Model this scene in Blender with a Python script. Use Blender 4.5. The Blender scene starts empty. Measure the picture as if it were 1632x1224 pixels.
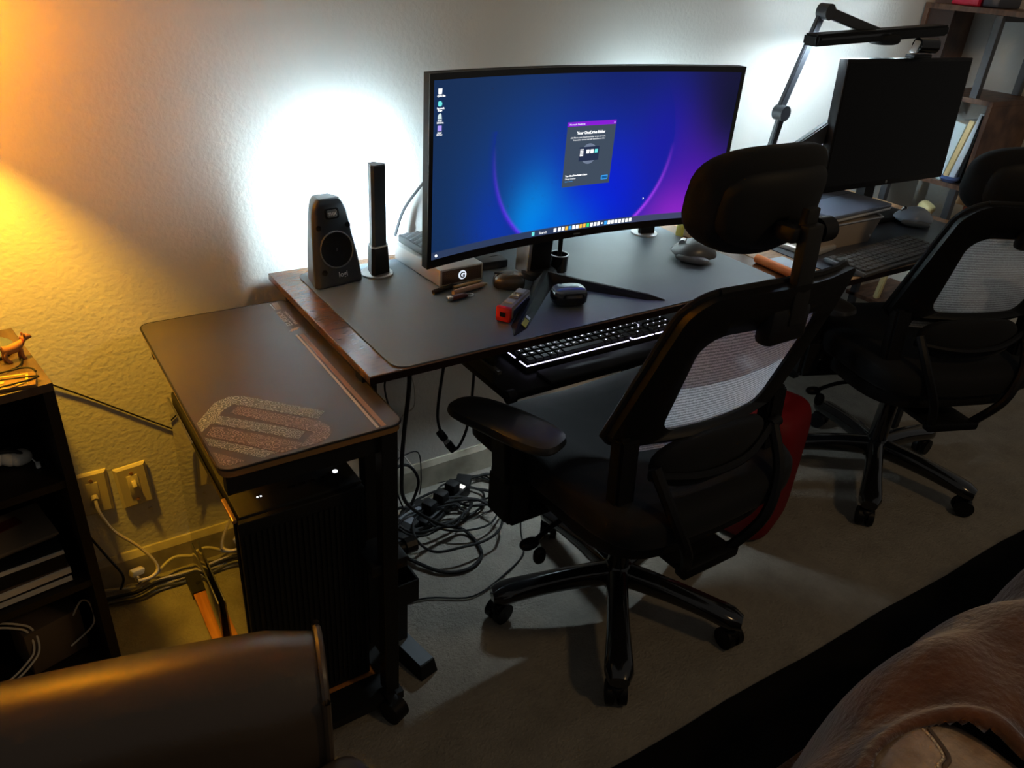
import bpy, bmesh, math, random
from mathutils import Vector, Matrix, Euler
random.seed(7)
PI = math.pi
SC = bpy.context.scene
COL = SC.collection

# ------------------------------------------------------------------ camera
cd = bpy.data.cameras.new('camera'); cam = bpy.data.objects.new('camera', cd); COL.objects.link(cam)
cam.location = (-0.49567, -1.67677, 1.42149)
cam.rotation_euler = (math.radians(60.8143), math.radians(-3.8114), math.radians(-33.5286))
cd.sensor_fit = 'HORIZONTAL'; cd.sensor_width = 36.0
cd.lens = 1247.65 / 1632 * 36.0
cd.clip_start = 0.02
SC.camera = cam

# ------------------------------------------------------------------ world, exposure, room light
SC.view_settings.view_transform = 'Standard'
SC.view_settings.look = 'None'
SC.view_settings.exposure = 0.15
SC.view_settings.gamma = 1.0
wd = bpy.data.worlds.new('world'); SC.world = wd; wd.use_nodes = True
bgn = wd.node_tree.nodes['Background']
bgn.inputs[0].default_value = (1.0, 0.96, 0.90, 1); bgn.inputs[1].default_value = 0.085

def light(name, kind, loc, energy, color, size=0.1, rot=(0, 0, 0), sy=None):
    l = bpy.data.lights.new(name, kind); l.energy = energy; l.color = color
    if kind == 'AREA':
        l.size = size
        if sy: l.shape = 'RECTANGLE'; l.size_y = sy
    else:
        l.shadow_soft_size = size
    o = bpy.data.objects.new(name, l); o.location = loc; o.rotation_euler = rot
    COL.objects.link(o); return o
# a dim warm ceiling lamp further back in the room
light('ceiling_lamp_light', 'POINT', (1.2, -2.4, 2.3), 23.0, (1.0, 0.66, 0.32), 0.12)

# ------------------------------------------------------------------ materials
MATS = {}
def mat(name, col, rough=0.5, metal=0.0, emis=None, es=0.0, spec=0.5, bump=None, trans=0.0, coat=0.0, alpha=1.0, sheen=0.0):
    if name in MATS: return MATS[name]
    m = bpy.data.materials.new(name); m.use_nodes = True
    nt = m.node_tree; b = nt.nodes['Principled BSDF']
    b.inputs['Base Color'].default_value = (*col, 1)
    b.inputs['Roughness'].default_value = rough
    b.inputs['Metallic'].default_value = metal
    b.inputs['Specular IOR Level'].default_value = spec
    b.inputs['Transmission Weight'].default_value = trans
    b.inputs['Coat Weight'].default_value = coat
    b.inputs['Alpha'].default_value = alpha
    b.inputs['Sheen Weight'].default_value = sheen
    if emis:
        b.inputs['Emission Color'].default_value = (*emis, 1); b.inputs['Emission Strength'].default_value = es
    if bump:
        sc, st, dist = bump
        tc = nt.nodes.new('ShaderNodeTexCoord'); n = nt.nodes.new('ShaderNodeTexNoise'); bp = nt.nodes.new('ShaderNodeBump')
        n.inputs['Scale'].default_value = sc; n.inputs['Detail'].default_value = 4
        bp.inputs['Strength'].default_value = st; bp.inputs['Distance'].default_value = dist
        nt.links.new(tc.outputs['Object'], n.inputs['Vector']); nt.links.new(n.outputs['Fac'], bp.inputs['Height'])
        nt.links.new(bp.outputs['Normal'], b.inputs['Normal'])
    MATS[name] = m; return m

def noise_col(m, c1, c2, scale=(1, 1, 1), nscale=5, detail=6, lo=0.35, hi=0.65, dist=0.0):
    nt = m.node_tree; b = nt.nodes['Principled BSDF']
    tc = nt.nodes.new('ShaderNodeTexCoord'); mp = nt.nodes.new('ShaderNodeMapping'); n = nt.nodes.new('ShaderNodeTexNoise')
    r = nt.nodes.new('ShaderNodeValToRGB')
    mp.inputs['Scale'].default_value = scale; n.inputs['Scale'].default_value = nscale
    n.inputs['Detail'].default_value = detail; n.inputs['Distortion'].default_value = dist
    r.color_ramp.elements[0].position = lo; r.color_ramp.elements[0].color = (*c1, 1)
    r.color_ramp.elements[1].position = hi; r.color_ramp.elements[1].color = (*c2, 1)
    nt.links.new(tc.outputs['Object'], mp.inputs['Vector']); nt.links.new(mp.outputs['Vector'], n.inputs['Vector'])
    nt.links.new(n.outputs['Fac'], r.inputs['Fac']); nt.links.new(r.outputs['Color'], b.inputs['Base Color'])
    return m

M_wall = mat('painted_wall', (0.68, 0.67, 0.62), 0.75, bump=(95, 0.35, 0.004))
M_carpet = noise_col(mat('carpet', (0.3, 0.28, 0.24), 0.95, spec=0.1, bump=(110, 1.0, 0.016)), (0.33, 0.305, 0.26), (0.48, 0.445, 0.375), nscale=9, lo=0.3, hi=0.7)
for n_ in M_carpet.node_tree.nodes:
    if n_.bl_idname == 'ShaderNodeTexNoise': n_.inputs['Detail'].default_value = 9; n_.inputs['Roughness'].default_value = 0.72
M_base = noise_col(mat('baseboard_paint', (0.45, 0.42, 0.33), 0.5, bump=(20, 0.3, 0.004)), (0.30, 0.27, 0.2), (0.5, 0.46, 0.36), nscale=14, lo=0.3, hi=0.6)
M_rug = mat('black_rug', (0.006, 0.006, 0.006), 0.95, spec=0.05, bump=(200, 0.6, 0.006))
M_walnut = noise_col(mat('walnut_top', (0.15, 0.07, 0.03), 0.24, spec=0.8, bump=(60, 0.05, 0.001)), (0.085, 0.034, 0.013), (0.17, 0.075, 0.028), scale=(6, 60, 6), nscale=7, lo=0.25, hi=0.78, dist=0.15)
M_walnut2 = noise_col(mat('oak_brown_top', (0.25, 0.14, 0.07), 0.35), (0.27, 0.14, 0.065), (0.50, 0.30, 0.16), scale=(5, 20, 5), nscale=5, lo=0.3, hi=0.7, dist=0.5)
M_darkedge = mat('dark_wood_edge', (0.010, 0.004, 0.003), 0.5, spec=0.15)
M_matblk = mat('black_leatherette', (0.070, 0.092, 0.112), 0.50, spec=1.0, bump=(300, 0.12, 0.001))
M_mat2 = mat('navy_black_leatherette', (0.042, 0.050, 0.068), 0.38, spec=0.7, bump=(300, 0.12, 0.001))
M_blk = mat('black_plastic', (0.006, 0.006, 0.0065), 0.45, spec=0.16)
M_blkm = mat('matte_black', (0.006, 0.006, 0.006), 0.65, spec=0.25)
M_gloss = mat('gloss_black', (0.008, 0.008, 0.009), 0.14, coat=0.4)
M_steel = mat('black_steel', (0.006, 0.006, 0.006), 0.5, spec=0.3)
M_dgrey = mat('dark_grey_plastic', (0.035, 0.037, 0.04), 0.4)
M_grey = mat('mid_grey_plastic', (0.13, 0.14, 0.15), 0.35)
M_silver = mat('silver_metal', (0.62, 0.62, 0.62), 0.32, metal=0.9)
M_alu = mat('brushed_aluminium', (0.72, 0.71, 0.69), 0.38, metal=0.6)
M_chrome = mat('chrome', (0.8, 0.8, 0.8), 0.12, metal=1.0)
M_white = mat('white_plastic', (0.75, 0.75, 0.73), 0.4)
M_cream = mat('cream_plastic', (0.62, 0.55, 0.36), 0.4)
M_fab = mat('black_seat_fabric', (0.006, 0.0065, 0.0075), 0.85, spec=0.2, bump=(500, 0.3, 0.001), sheen=0.03)
M_orange = mat('orange_card', (0.85, 0.22, 0.03), 0.5)
M_red = mat('red_shell', (0.15, 0.004, 0.006), 0.6, spec=0.2)
M_leather = mat('dark_brown_leather', (0.060, 0.041, 0.026), 0.36, spec=0.5, bump=(25, 0.12, 0.01))
M_blanket = noise_col(mat('brown_plush', (0.14, 0.05, 0.02), 0.95, spec=0.1, bump=(60, 0.5, 0.01), sheen=0.6), (0.055, 0.021, 0.009), (0.105, 0.042, 0.019), nscale=7)
M_tan = noise_col(mat('brown_leather_patch', (0.2, 0.12, 0.07), 0.45, bump=(70, 0.6, 0.008)), (0.22, 0.15, 0.10), (0.42, 0.31, 0.22), nscale=18)
M_shelfwood = noise_col(mat('orange_wood_shelf', (0.4, 0.16, 0.05), 0.4), (0.30, 0.105, 0.022), (0.44, 0.18, 0.045), scale=(20, 2, 4), nscale=4)
M_bronze = mat('bronze_edge', (0.45, 0.25, 0.10), 0.24, metal=0.6)
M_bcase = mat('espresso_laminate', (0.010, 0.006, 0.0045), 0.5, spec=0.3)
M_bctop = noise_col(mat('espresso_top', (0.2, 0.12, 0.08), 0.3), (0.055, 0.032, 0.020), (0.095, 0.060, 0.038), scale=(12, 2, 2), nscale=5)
M_rack = noise_col(mat('rustic_brown', (0.1, 0.05, 0.03), 0.5), (0.06, 0.025, 0.014), (0.16, 0.08, 0.045), scale=(3, 14, 3), nscale=5)
M_rackm = mat('grey_black_metal', (0.05, 0.055, 0.065), 0.45)
M_paper = mat('paper', (0.6, 0.57, 0.5), 0.8)
M_text = mat('printed_white', (0.6, 0.6, 0.6), 0.6)

def emit(name, col, s):
    if name in MATS: return MATS[name]
    m = bpy.data.materials.new(name); m.use_nodes = True; nt = m.node_tree; nt.nodes.clear()
    e = nt.nodes.new('ShaderNodeEmission'); o = nt.nodes.new('ShaderNodeOutputMaterial')
    e.inputs[0].default_value = (*col, 1); e.inputs[1].default_value = s
    nt.links.new(e.outputs[0], o.inputs[0]); MATS[name] = m; return m

# see-through woven chair mesh
def mesh_fabric():
    m = bpy.data.materials.new('woven_chair_mesh'); m.use_nodes = True; nt = m.node_tree; nt.nodes.clear()
    N = nt.nodes.new; L = nt.links.new
    tc = N('ShaderNodeTexCoord'); mp = N('ShaderNodeMapping'); w = N('ShaderNodeTexWave'); out = N('ShaderNodeOutputMaterial')
    mp.inputs['Scale'].default_value = (1, 1, 1)
    w.wave_type = 'BANDS'; w.bands_direction = 'Z'; w.inputs['Scale'].default_value = 42; w.inputs['Distortion'].default_value = 3.0
    w.inputs['Detail'].default_value = 1.0; w.inputs['Detail Scale'].default_value = 9
    rp = N('ShaderNodeValToRGB'); rp.color_ramp.elements[0].position = 0.25; rp.color_ramp.elements[0].color = (0.42, 0.42, 0.42, 1)
    rp.color_ramp.elements[1].position = 0.75; rp.color_ramp.elements[1].color = (0.92, 0.92, 0.92, 1)
    tr = N('ShaderNodeBsdfTransparent'); df = N('ShaderNodeBsdfDiffuse'); tl = N('ShaderNodeBsdfTranslucent')
    df.inputs[0].default_value = (0.42, 0.41, 0.42, 1); tl.inputs[0].default_value = (0.80, 0.84, 0.86, 1)
    a = N('ShaderNodeMixShader'); a.inputs[0].default_value = 0.55
    b = N('ShaderNodeMixShader')
    L(tc.outputs['Object'], mp.inputs[0]); L(mp.outputs[0], w.inputs[0]); L(w.outputs['Fac'], rp.inputs[0])
    L(df.outputs[0], a.inputs[1]); L(tl.outputs[0], a.inputs[2]); L(rp.outputs[0], b.inputs[0])
    L(tr.outputs[0], b.inputs[1]); L(a.outputs[0], b.inputs[2]); L(b.outputs[0], out.inputs[0])
    return m
M_mesh = mesh_fabric()

def tinted_glass():
    m = mat('tinted_glass', (0.10, 0.10, 0.10), 0.03, spec=0.9, coat=1.0)
    m.node_tree.nodes['Principled BSDF'].inputs['IOR'].default_value = 1.9
    m.node_tree.nodes['Principled BSDF'].inputs['Base Color'].default_value = (0.02, 0.02, 0.02, 1)
    return m
M_glass = tinted_glass()

# ------------------------------------------------------------------ builders
def rotm(rx=0, ry=0, rz=0): return Euler((rx, ry, rz)).to_matrix().to_4x4()
class MB:
    def __init__(s): s.bm = bmesh.new()
    def _add(s, vs, fs):
        v = [s.bm.verts.new(p) for p in vs]
        for f in fs:
            try: s.bm.faces.new([v[i] for i in f])
            except ValueError: pass
        return s
    def box(s, c, sz, r=(0, 0, 0), bev=0.0, seg=2):
        t = bmesh.new(); bmesh.ops.create_cube(t, size=1.0)
        for v in t.verts: v.co = Vector((v.co.x * sz[0], v.co.y * sz[1], v.co.z * sz[2]))
        if bev > 0: bmesh.ops.bevel(t, geom=list(t.edges), offset=min(bev, min(sz) * 0.49), segments=seg, profile=0.5, affect='EDGES')
        return s.merge(t, Matrix.Translation(c) @ rotm(*r))
    def merge(s, t, mtx=Matrix()):
        t.verts.index_update()
        vs = [mtx @ v.co for v in t.verts]; fs = [[v.index for v in f.verts] for f in t.faces]
        t.free(); return s._add(vs, fs)
    def cyl(s, p0, p1, r0, r1=None, n=20, caps=True):
        r1 = r0 if r1 is None else r1
        p0, p1 = Vector(p0), Vector(p1); d = (p1 - p0).normalized()
        a = d.orthogonal().normalized(); b = d.cross(a)
        vs = []
        for p, r in ((p0, r0), (p1, r1)):
            for i in range(n):
                t = 2 * PI * i / n; vs.append(p + (a * math.cos(t) + b * math.sin(t)) * r)
        fs = [[i, (i + 1) % n, n + (i + 1) % n, n + i] for i in range(n)]
        if caps: fs += [list(range(n - 1, -1, -1)), list(range(n, 2 * n))]
        return s._add(vs, fs)
    def lathe(s, prof, c=(0, 0, 0), n=28, mtx=None):
        vs = []; fs = []; k = len(prof); mtx = mtx or Matrix()
        for i in range(n):
            t = 2 * PI * i / n
            for r, z in prof: vs.append(mtx @ Vector((c[0] + r * math.cos(t), c[1] + r * math.sin(t), c[2] + z)))
        for i in range(n):
            j = (i + 1) % n
            for q in range(k - 1): fs.append([i * k + q, j * k + q, j * k + q + 1, i * k + q + 1])
        s._add(vs, fs); bmesh.ops.remove_doubles(s.bm, verts=s.bm.verts, dist=1e-6); return s
    def ell(s, c, sz, e1=1.0, e2=1.0, nu=28, nv=14, r=(0, 0, 0), fn=None):
        """superellipsoid; e1 vertical squareness, e2 plan squareness (small = square)"""
        pw = lambda x, e: math.copysign(abs(x) ** e, x)
        vs = []; fs = []
        mtx = Matrix.Translation(c) @ rotm(*r)
        for j in range(1, nv):
            ph = -PI / 2 + PI * j / nv
            for i in range(nu):
                th = 2 * PI * i / nu
                x = pw(math.cos(ph), e1) * pw(math.cos(th), e2); y = pw(math.cos(ph), e1) * pw(math.sin(th), e2); z = pw(math.sin(ph), e1)
                p = Vector((x * sz[0] / 2, y * sz[1] / 2, z * sz[2] / 2))
                if fn: p = Vector(fn(*p))
                vs.append(mtx @ p)
        for q in (-1, 1):
            p = Vector((0, 0, q * sz[2] / 2))
            if fn: p = Vector(fn(*p))
            vs.append(mtx @ p)
        nb = len(vs)
        for j in range(nv - 2):
            for i in range(nu):
                k = (i + 1) % nu; fs.append([j * nu + i, j * nu + k, (j + 1) * nu + k, (j + 1) * nu + i])
        for i in range(nu):
            k = (i + 1) % nu
            fs.append([nb - 2, k, i]); fs.append([nb - 1, (nv - 2) * nu + i, (nv - 2) * nu + k])
        return s._add(vs, fs)
    def prism(s, pts, z0, z1, mtx=None):
        n = len(pts); mtx = mtx or Matrix()
        vs = [mtx @ Vector((x, y, z0)) for x, y in pts] + [mtx @ Vector((x, y, z1)) for x, y in pts]
        fs = [list(range(n - 1, -1, -1)), list(range(n, 2 * n))] + [[i, (i + 1) % n, n + (i + 1) % n, n + i] for i in range(n)]
        return s._add(vs, fs)
    def tube(s, pts, r, n=8, sub=6, closed=False, rs=None):
        P = smooth(pts, sub, closed); k = len(P); vs = []; fs = []
        prev = None
        for i, p in enumerate(P):
            if closed: d = P[(i + 1) % k] - P[i - 1]
            else: d = P[min(i + 1, k - 1)] - P[max(i - 1, 0)]
            d = d.normalized() if d.length > 1e-9 else Vector((0, 0, 1))
            if prev is None: a = d.orthogonal().normalized()
            else:
                a = prev - d * prev.dot(d); a = a.normalized() if a.length > 1e-6 else d.orthogonal().normalized()
            prev = a; b = d.cross(a)
            rr = r if rs is None else rs[0] + (rs[1] - rs[0]) * i / (k - 1)
            for q in range(n):
                t = 2 * PI * q / n; vs.append(p + (a * math.cos(t) + b * math.sin(t)) * rr)
        for i in range(k if closed else k - 1):
            j = (i + 1) % k
            for q in range(n): fs.append([i * n + q, i * n + (q + 1) % n, j * n + (q + 1) % n, j * n + q])
        if not closed: fs += [list(range(n - 1, -1, -1)), list(range((k - 1) * n, k * n))]
        return s._add(vs, fs)
    def sweep(s, secs, closed_ends=True):
        """secs: list of rings (equal count)"""
        n = len(secs[0]); vs = [Vector(p) for r in secs for p in r]; fs = []
        for i in range(len(secs) - 1):
            for q in range(n): fs.append([i * n + q, i * n + (q + 1) % n, (i + 1) * n + (q + 1) % n, (i + 1) * n + q])
        if closed_ends: fs += [list(range(n - 1, -1, -1)), list(range((len(secs) - 1) * n, len(secs) * n))]
        return s._add(vs, fs)
    def build(s, name, m, parent=None, smooth=None, angle=35, loc=None, bevel=None):
        bmesh.ops.recalc_face_normals(s.bm, faces=list(s.bm.faces))
        me = bpy.data.meshes.new(name); s.bm.to_mesh(me); s.bm.free()
        me.materials.append(m)
        if smooth is not False:
            for p in me.polygons: p.use_smooth = True
            me.set_sharp_from_angle(angle=math.radians(angle))
        o = bpy.data.objects.new(name, me); COL.objects.link(o)
        if parent is not None: o.parent = parent
        if loc: o.location = loc
        if bevel:
            md = o.modifiers.new('bevel', 'BEVEL'); md.width = bevel; md.segments = 2; md.limit_method = 'ANGLE'
        return o

def smooth(pts, sub=6, closed=False):
    P = [Vector(p) for p in pts]; n = len(P)
    if n < 3 or sub <= 1: return P
    out = []
    rng = range(n if closed else n - 1)
    for i in rng:
        if closed: p0, p1, p2, p3 = P[i - 1], P[i], P[(i + 1) % n], P[(i + 2) % n]
        else: p0, p1, p2, p3 = P[max(i - 1, 0)], P[i], P[i + 1], P[min(i + 2, n - 1)]
        for k in range(sub):
            t = k / sub
            out.append(0.5 * ((2 * p1) + (p2 - p0) * t + (2 * p0 - 5 * p1 + 4 * p2 - p3) * t * t + (3 * p1 - p0 - 3 * p2 + p3) * t ** 3))
    if not closed: out.append(P[-1])
    return out

def rrect(x0, y0, x1, y1, r, n=6):
    pts = []
    for cx, cy, a0 in ((x1 - r, y1 - r, 0), (x0 + r, y1 - r, 90), (x0 + r, y0 + r, 180), (x1 - r, y0 + r, 270)):
        for i in range(n + 1):
            a = math.radians(a0 + 90 * i / n); pts.append((cx + r * math.cos(a), cy + r * math.sin(a)))
    return pts

def tag(o, label=None, cat=None, group=None, kind=None):
    if label: o['label'] = label
    if cat: o['category'] = cat
    if group: o['group'] = group
    if kind: o['kind'] = kind
    return o
def T(name, label, cat, loc=(0, 0, 0), rz=0, group=None):
    o = bpy.data.objects.new(name, None); o.empty_display_size = 0.05; COL.objects.link(o)
    o.location = loc; o.rotation_euler = (0, 0, rz)
    return tag(o, label, cat, group)
def copy_tree(o, parent=None):
    c = o.copy(); COL.objects.link(c); c.parent = parent
    for ch in list(o.children): copy_tree(ch, c)
    return c
def text(name, body, size, m, parent, loc, rot=(0, 0, 0), mtx=None, ext=0.0, align='LEFT', bold=0.0):
    cu = bpy.data.curves.new(name, 'FONT'); cu.body = body; cu.size = size; cu.extrude = ext; cu.align_x = align; cu.offset = bold
    cu.resolution_u = 3
    t = bpy.data.objects.new(name + '_src', cu); COL.objects.link(t)
    dg = bpy.context.evaluated_depsgraph_get(); dg.update()
    me = bpy.data.meshes.new_from_object(t.evaluated_get(dg)); COL.objects.unlink(t); bpy.data.objects.remove(t)
    me.name = name; me.materials.clear(); me.materials.append(m)
    M = mtx if mtx is not None else (Matrix.Translation(loc) @ rotm(*rot))
    me.transform(M)
    o = bpy.data.objects.new(name, me); COL.objects.link(o)
    if parent is not None: o.parent = parent
    return o

# ================================================================== setting
tag(MB().box((1.0, -1.6, -0.05), (7.0, 3.9, 0.1)).build('floor', M_carpet, smooth=False), 'beige low pile carpet floor', 'floor', kind='structure')
tag(MB().box((0.12, 0.05, 1.3), (5.0, 0.1, 2.6)).build('wall_back', M_wall, smooth=False), 'painted textured wall behind the desks', 'wall', kind='structure')
tag(MB().box((3.56, -0.175, 1.3), (1.88, 0.45, 2.6)).build('wall_right', M_wall, smooth=False), 'painted wall stepping forward beyond the open shelf', 'wall', kind='structure')
b = MB(); b.prism([(0, 0), (-0.014, 0), (-0.014, 0.072), (-0.006, 0.088), (0, 0.088)], -2.3, 2.6, Matrix(((0, 0, 1, 0), (1, 0, 0, 0), (0, 1, 0, 0), (0, 0, 0, 1))))
tag(b.build('baseboard_back', M_base, smooth=False), 'worn cream baseboard along the textured wall', 'baseboard', kind='structure')

# ================================================================== rug
r = MB(); pts = [(-0.5, -0.995)]
for i in range(30): pts.append((-0.5 + i * 0.14, -0.995 - 0.0235 * i * 0.14 + 0.003 * math.sin(i * 1.7)))
pts += [(3.6, -2.6), (-0.5, -2.6)]
r.prism(pts[1:], 0.0005, 0.010)
tag(r.build('area_rug', M_rug), 'black rug lying on the carpet in front of the chairs', 'rug')

# ================================================================== desk one
DZ = 0.745
def desk(name, label, x0, x1, y0, y1, m, legs):
    t = T(name, label, 'desk', (x0, 0, 0))
    w = x1 - x0
    MB().box((w / 2, (y0 + y1) / 2, DZ - 0.008), (w, y1 - y0, 0.016)).build('desktop', m, t, smooth=False, bevel=0.0015)
    MB().box((w / 2, y0 - 0.0006, DZ - 0.0088), (w, 0.0014, 0.0144)).build('edge_band', M_darkedge, t, smooth=False)
    for lx, ly in legs:
        MB().box((lx, ly, (DZ - 0.016) / 2), (0.03, 0.03, DZ - 0.016)).build('leg', M_steel, t, smooth=False, bevel=0.002)
    MB().box((w / 2, -0.10, DZ - 0.041), (w - 0.16, 0.03, 0.05)).build('crossbar', M_steel, t, smooth=False)
    return t
desk('computer_desk', 'walnut topped desk carrying the wide curved monitor', 0.0, 1.165, -0.556, -0.014, M_walnut, [(0.018, -0.50), (0.04, -0.06), (1.12, -0.42), (1.12, -0.06)])
desk('computer_desk', 'brown wood desk carrying the dark switched off monitor', 1.170, 2.085, -0.628, -0.014, M_walnut2, [(0.04, -0.42), (0.04, -0.06), (0.89, -0.49), (0.87, -0.06)])
tag(MB().prism(rrect(0.052, -0.553, 1.105, -0.050, 0.03), DZ + 0.0003, DZ + 0.0025).build('desk_mat', M_matblk), 'large black desk pad under the wide curved monitor', 'desk mat')
tag(MB().prism(rrect(1.268, -0.624, 2.03, -0.10, 0.075, 10), DZ + 0.0003, DZ + 0.0025).build('desk_mat', M_mat2), 'dark blue-black desk pad under the grey keyboard', 'desk mat')
MZ = DZ + 0.0027

# ================================================================== curved monitor
mx, my = 0.609, -0.342
mon = T('curved_monitor', 'ultrawide curved monitor showing a glowing blue and purple desktop', 'monitor', (mx, my, MZ))
HW, RC = 0.4075, 1.8
zb, zt = 0.855 - MZ, 1.219 - MZ
def ys(x): return -x * x / (2 * RC)
sec = []
NS = 36
for i in range(NS + 1):
    x = -HW + 2 * HW * i / NS; y = ys(x); k = 1 - (abs(x) / HW) ** 2.2
    th = 0.022 + 0.05 * k
    h2 = (zt - zb) / 2; zc = (zt + zb) / 2; c = 0.006
    bz = h2 - 0.05 * k
    sec.append([(x, y + 0.001, zb), (x, y + 0.022, zb), (x, y + th, zc - bz + 0.01), (x, y + th, zc + bz - 0.01), (x, y + 0.022, zt), (x, y + 0.001, zt)])
b = MB(); b.sweep(sec); b.build('housing', M_blk, mon, angle=50)
# bezel rim (thin frame in front)
def curved_rect(name, x0, x1, z0, z1, off, m, parent, n=36, th=0.002):
    b = MB(); s = []
    for i in range(n + 1):
        x = x0 + (x1 - x0) * i / n; y = ys(x) + off
        s.append([(x, y, z0), (x, y + th, z0), (x, y + th, z1), (x, y, z1)])
    b.sweep(s); return b.build(name, m, parent, angle=40)
sx0, sx1, sz0, sz1 = -HW + 0.010, HW - 0.010, zb + 0.017, zt - 0.012
for a in ((-HW, HW, zb, sz0), (-HW, HW, sz1, zt)): curved_rect('bezel', a[0], a[1], a[2], a[3], -0.001, M_gloss, mon)
for a in ((-HW, sx0), (sx1, HW)): curved_rect('bezel', a[0], a[1], sz0, sz1, -0.001, M_gloss, mon, n=2)
# screen picture as colour attribute on a fine grid
def srgb(r, g, b_):
    f = lambda c: (c / 255 / 12.92) if c / 255 <= 0.04045 else ((c / 255 + 0.055) / 1.055) ** 2.4
    return Vector((f(r), f(g), f(b_)))
def gs(u, v, cu, cv, su, sv): return math.exp(-((u - cu) / su) ** 2 - ((v - cv) / sv) ** 2)
def mixc(a, b_, t): t = max(0.0, min(1.0, t)); return a * (1 - t) + b_ * t
def pic(u, v):
    X, Y = (u - 0.5) * 2.28, v - 0.56
    rr = math.hypot(X, Y); R0 = 0.70
    c = mixc(srgb(18, 42, 78), srgb(16, 54, 108), gs(u, v, 0.25, 0.35, 0.2, 0.45))
    c = mixc(c, srgb(14, 15, 44), gs(u, v, 0.97, 1.0, 0.25, 0.6))
    c = mixc(c, srgb(8, 24, 85), gs(u, v, 0.60, 1.05, 0.22, 0.35) * 0.85)
    c = mixc(c, srgb(6, 58, 130), gs(u, v, 0.35, 0.6, 0.16, 0.35) * 0.6)
    c = mixc(c, srgb(2, 28, 200), gs(u, v, 0.58, 0.20, 0.23, 0.50))
    c = mixc(c, srgb(20, 15, 160), gs(u, v, 0.78, 0.55, 0.1, 0.4) * 0.7)
    if rr > R0 and u > 0.5:
        d = rr - R0
        c = mixc(c, srgb(70, 15, 165), gs(u, v, 0.92, 0.25, 0.14, 0.4) * 0.9)
        c = mixc(c, srgb(135, 35, 190), gs(u, v, 0.86, 0.0, 0.12, 0.22) * 0.95)
        c = mixc(c, srgb(12, 14, 48), gs(u, v, 1.0, 0.8, 0.1, 0.35))
    if rr < R0:
        c = mixc(c, srgb(0, 135, 220), gs(u, v, 0.34, 0.08, 0.085, 0.3) * 0.95)
        c = mixc(c, srgb(0, 100, 215), gs(u, v, 0.42, 0.02, 0.12, 0.2) * 0.8)
    elif u < 0.5:
        c = mixc(c, srgb(10, 50, 160), gs(u, v, 0.22, 0.1, 0.1, 0.3) * 0.8)
    e = math.exp(-((rr - R0) / 0.012) ** 2)
    if u < 0.5: s = max(0, min(1, (0.62 - v) / 0.5)); c = mixc(c, srgb(95, 50, 235), e * s * 0.95)
    else: s = max(0, min(1, (0.55 - v) / 0.45)); c = mixc(c, srgb(165, 60, 240), e * s)
    e2 = math.exp(-((rr - R0) / 0.03) ** 2) * (1 if rr > R0 else 0.2)
    c = mixc(c, srgb(10, 30, 150), e2 * 0.4 * (1 if u < 0.5 else 0.6) * (1 if v < 0.7 else 0))
    if v < 0.042: c = srgb(44, 58, 88) if u < 0.7 else srgb(60, 66, 98)
    return c
NX, NZ = 340, 150
vs, fs, cs = [], [], []
for j in range(NZ + 1):
    for i in range(NX + 1):
        u, v = i / NX, j / NZ; x = sx0 + (sx1 - sx0) * u
        vs.append((x, ys(x) - 0.0003, sz0 + (sz1 - sz0) * v)); cs.append(pic(u, v))
for j in range(NZ):
    for i in range(NX):
        a = j * (NX + 1) + i; fs.append((a, a + 1, a + NX + 2, a + NX + 1))
me = bpy.data.meshes.new('screen'); me.from_pydata(vs, [], fs)
ca = me.color_attributes.new('picture', 'FLOAT_COLOR', 'POINT')
for i, c in enumerate(cs): ca.data[i].color = (*c, 1)
ms = bpy.data.materials.new('lit_screen'); ms.use_nodes = True; nt = ms.node_tree
bs = nt.nodes['Principled BSDF']; vc = nt.nodes.new('ShaderNodeVertexColor'); vc.layer_name = 'picture'
bs.inputs['Base Color'].default_value = (0.004, 0.004, 0.005, 1); bs.inputs['Roughness'].default_value = 0.25
nt.links.new(vc.outputs[0], bs.inputs['Emission Color']); bs.inputs['Emission Strength'].default_value = 1.0
me.materials.append(ms)
so = bpy.data.objects.new('screen', me); COL.objects.link(so); so.parent = mon
# on-screen dialog and icons: thin emissive pieces lying on the glass
def onscr(x0, x1, z0, z1, off=-0.0009, th=0.0004, round_=0):
    b = MB(); s = []; n = 6
    for i in range(n + 1):
        x = x0 + (x1 - x0) * i / n; y = ys(x) + off
        s.append([(x, y, z0), (x, y + th, z0), (x, y + th, z1), (x, y, z1)])
    b.sweep(s); return b
E_win = emit('window_grey', tuple(srgb(62, 74, 90)), 1.0); E_pur = emit('window_purple', tuple(srgb(130, 30, 205)), 1.0)
E_wh = emit('pixel_white', (0.95, 0.97, 1.0), 1.3); E_dk = emit('pixel_dark', tuple(srgb(38, 48, 74)), 1.0)
E_mid = emit('pixel_mid', tuple(srgb(110, 122, 145)), 1.0); E_teal = emit('pixel_teal', tuple(srgb(110, 225, 225)), 1.0)
E_blue = emit('pixel_blue', tuple(srgb(60, 160, 240)), 1.0); E_or = emit('pixel_orange', tuple(srgb(250, 190, 70)), 1.0)
E_gr = emit('pixel_green', tuple(srgb(60, 220, 130)), 1.0)
dx0, dx1, dz0, dz1 = 0.553 - mx, 0.685 - mx, 0.973 - MZ, 1.110 - MZ
win = onscr(dx0, dx1, dz0, dz1).build('dialog_window', E_win, mon, smooth=False)
onscr(dx0, dx1, dz1 - 0.009, dz1, -0.0013).build('title_bar', E_pur, win, smooth=False)
dcx = (dx0 + dx1) / 2
RX = lambda x, z, off=-0.0016: Matrix.Translation((x, ys(x) + off, z)) @ rotm(PI / 2, 0, 0)
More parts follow.
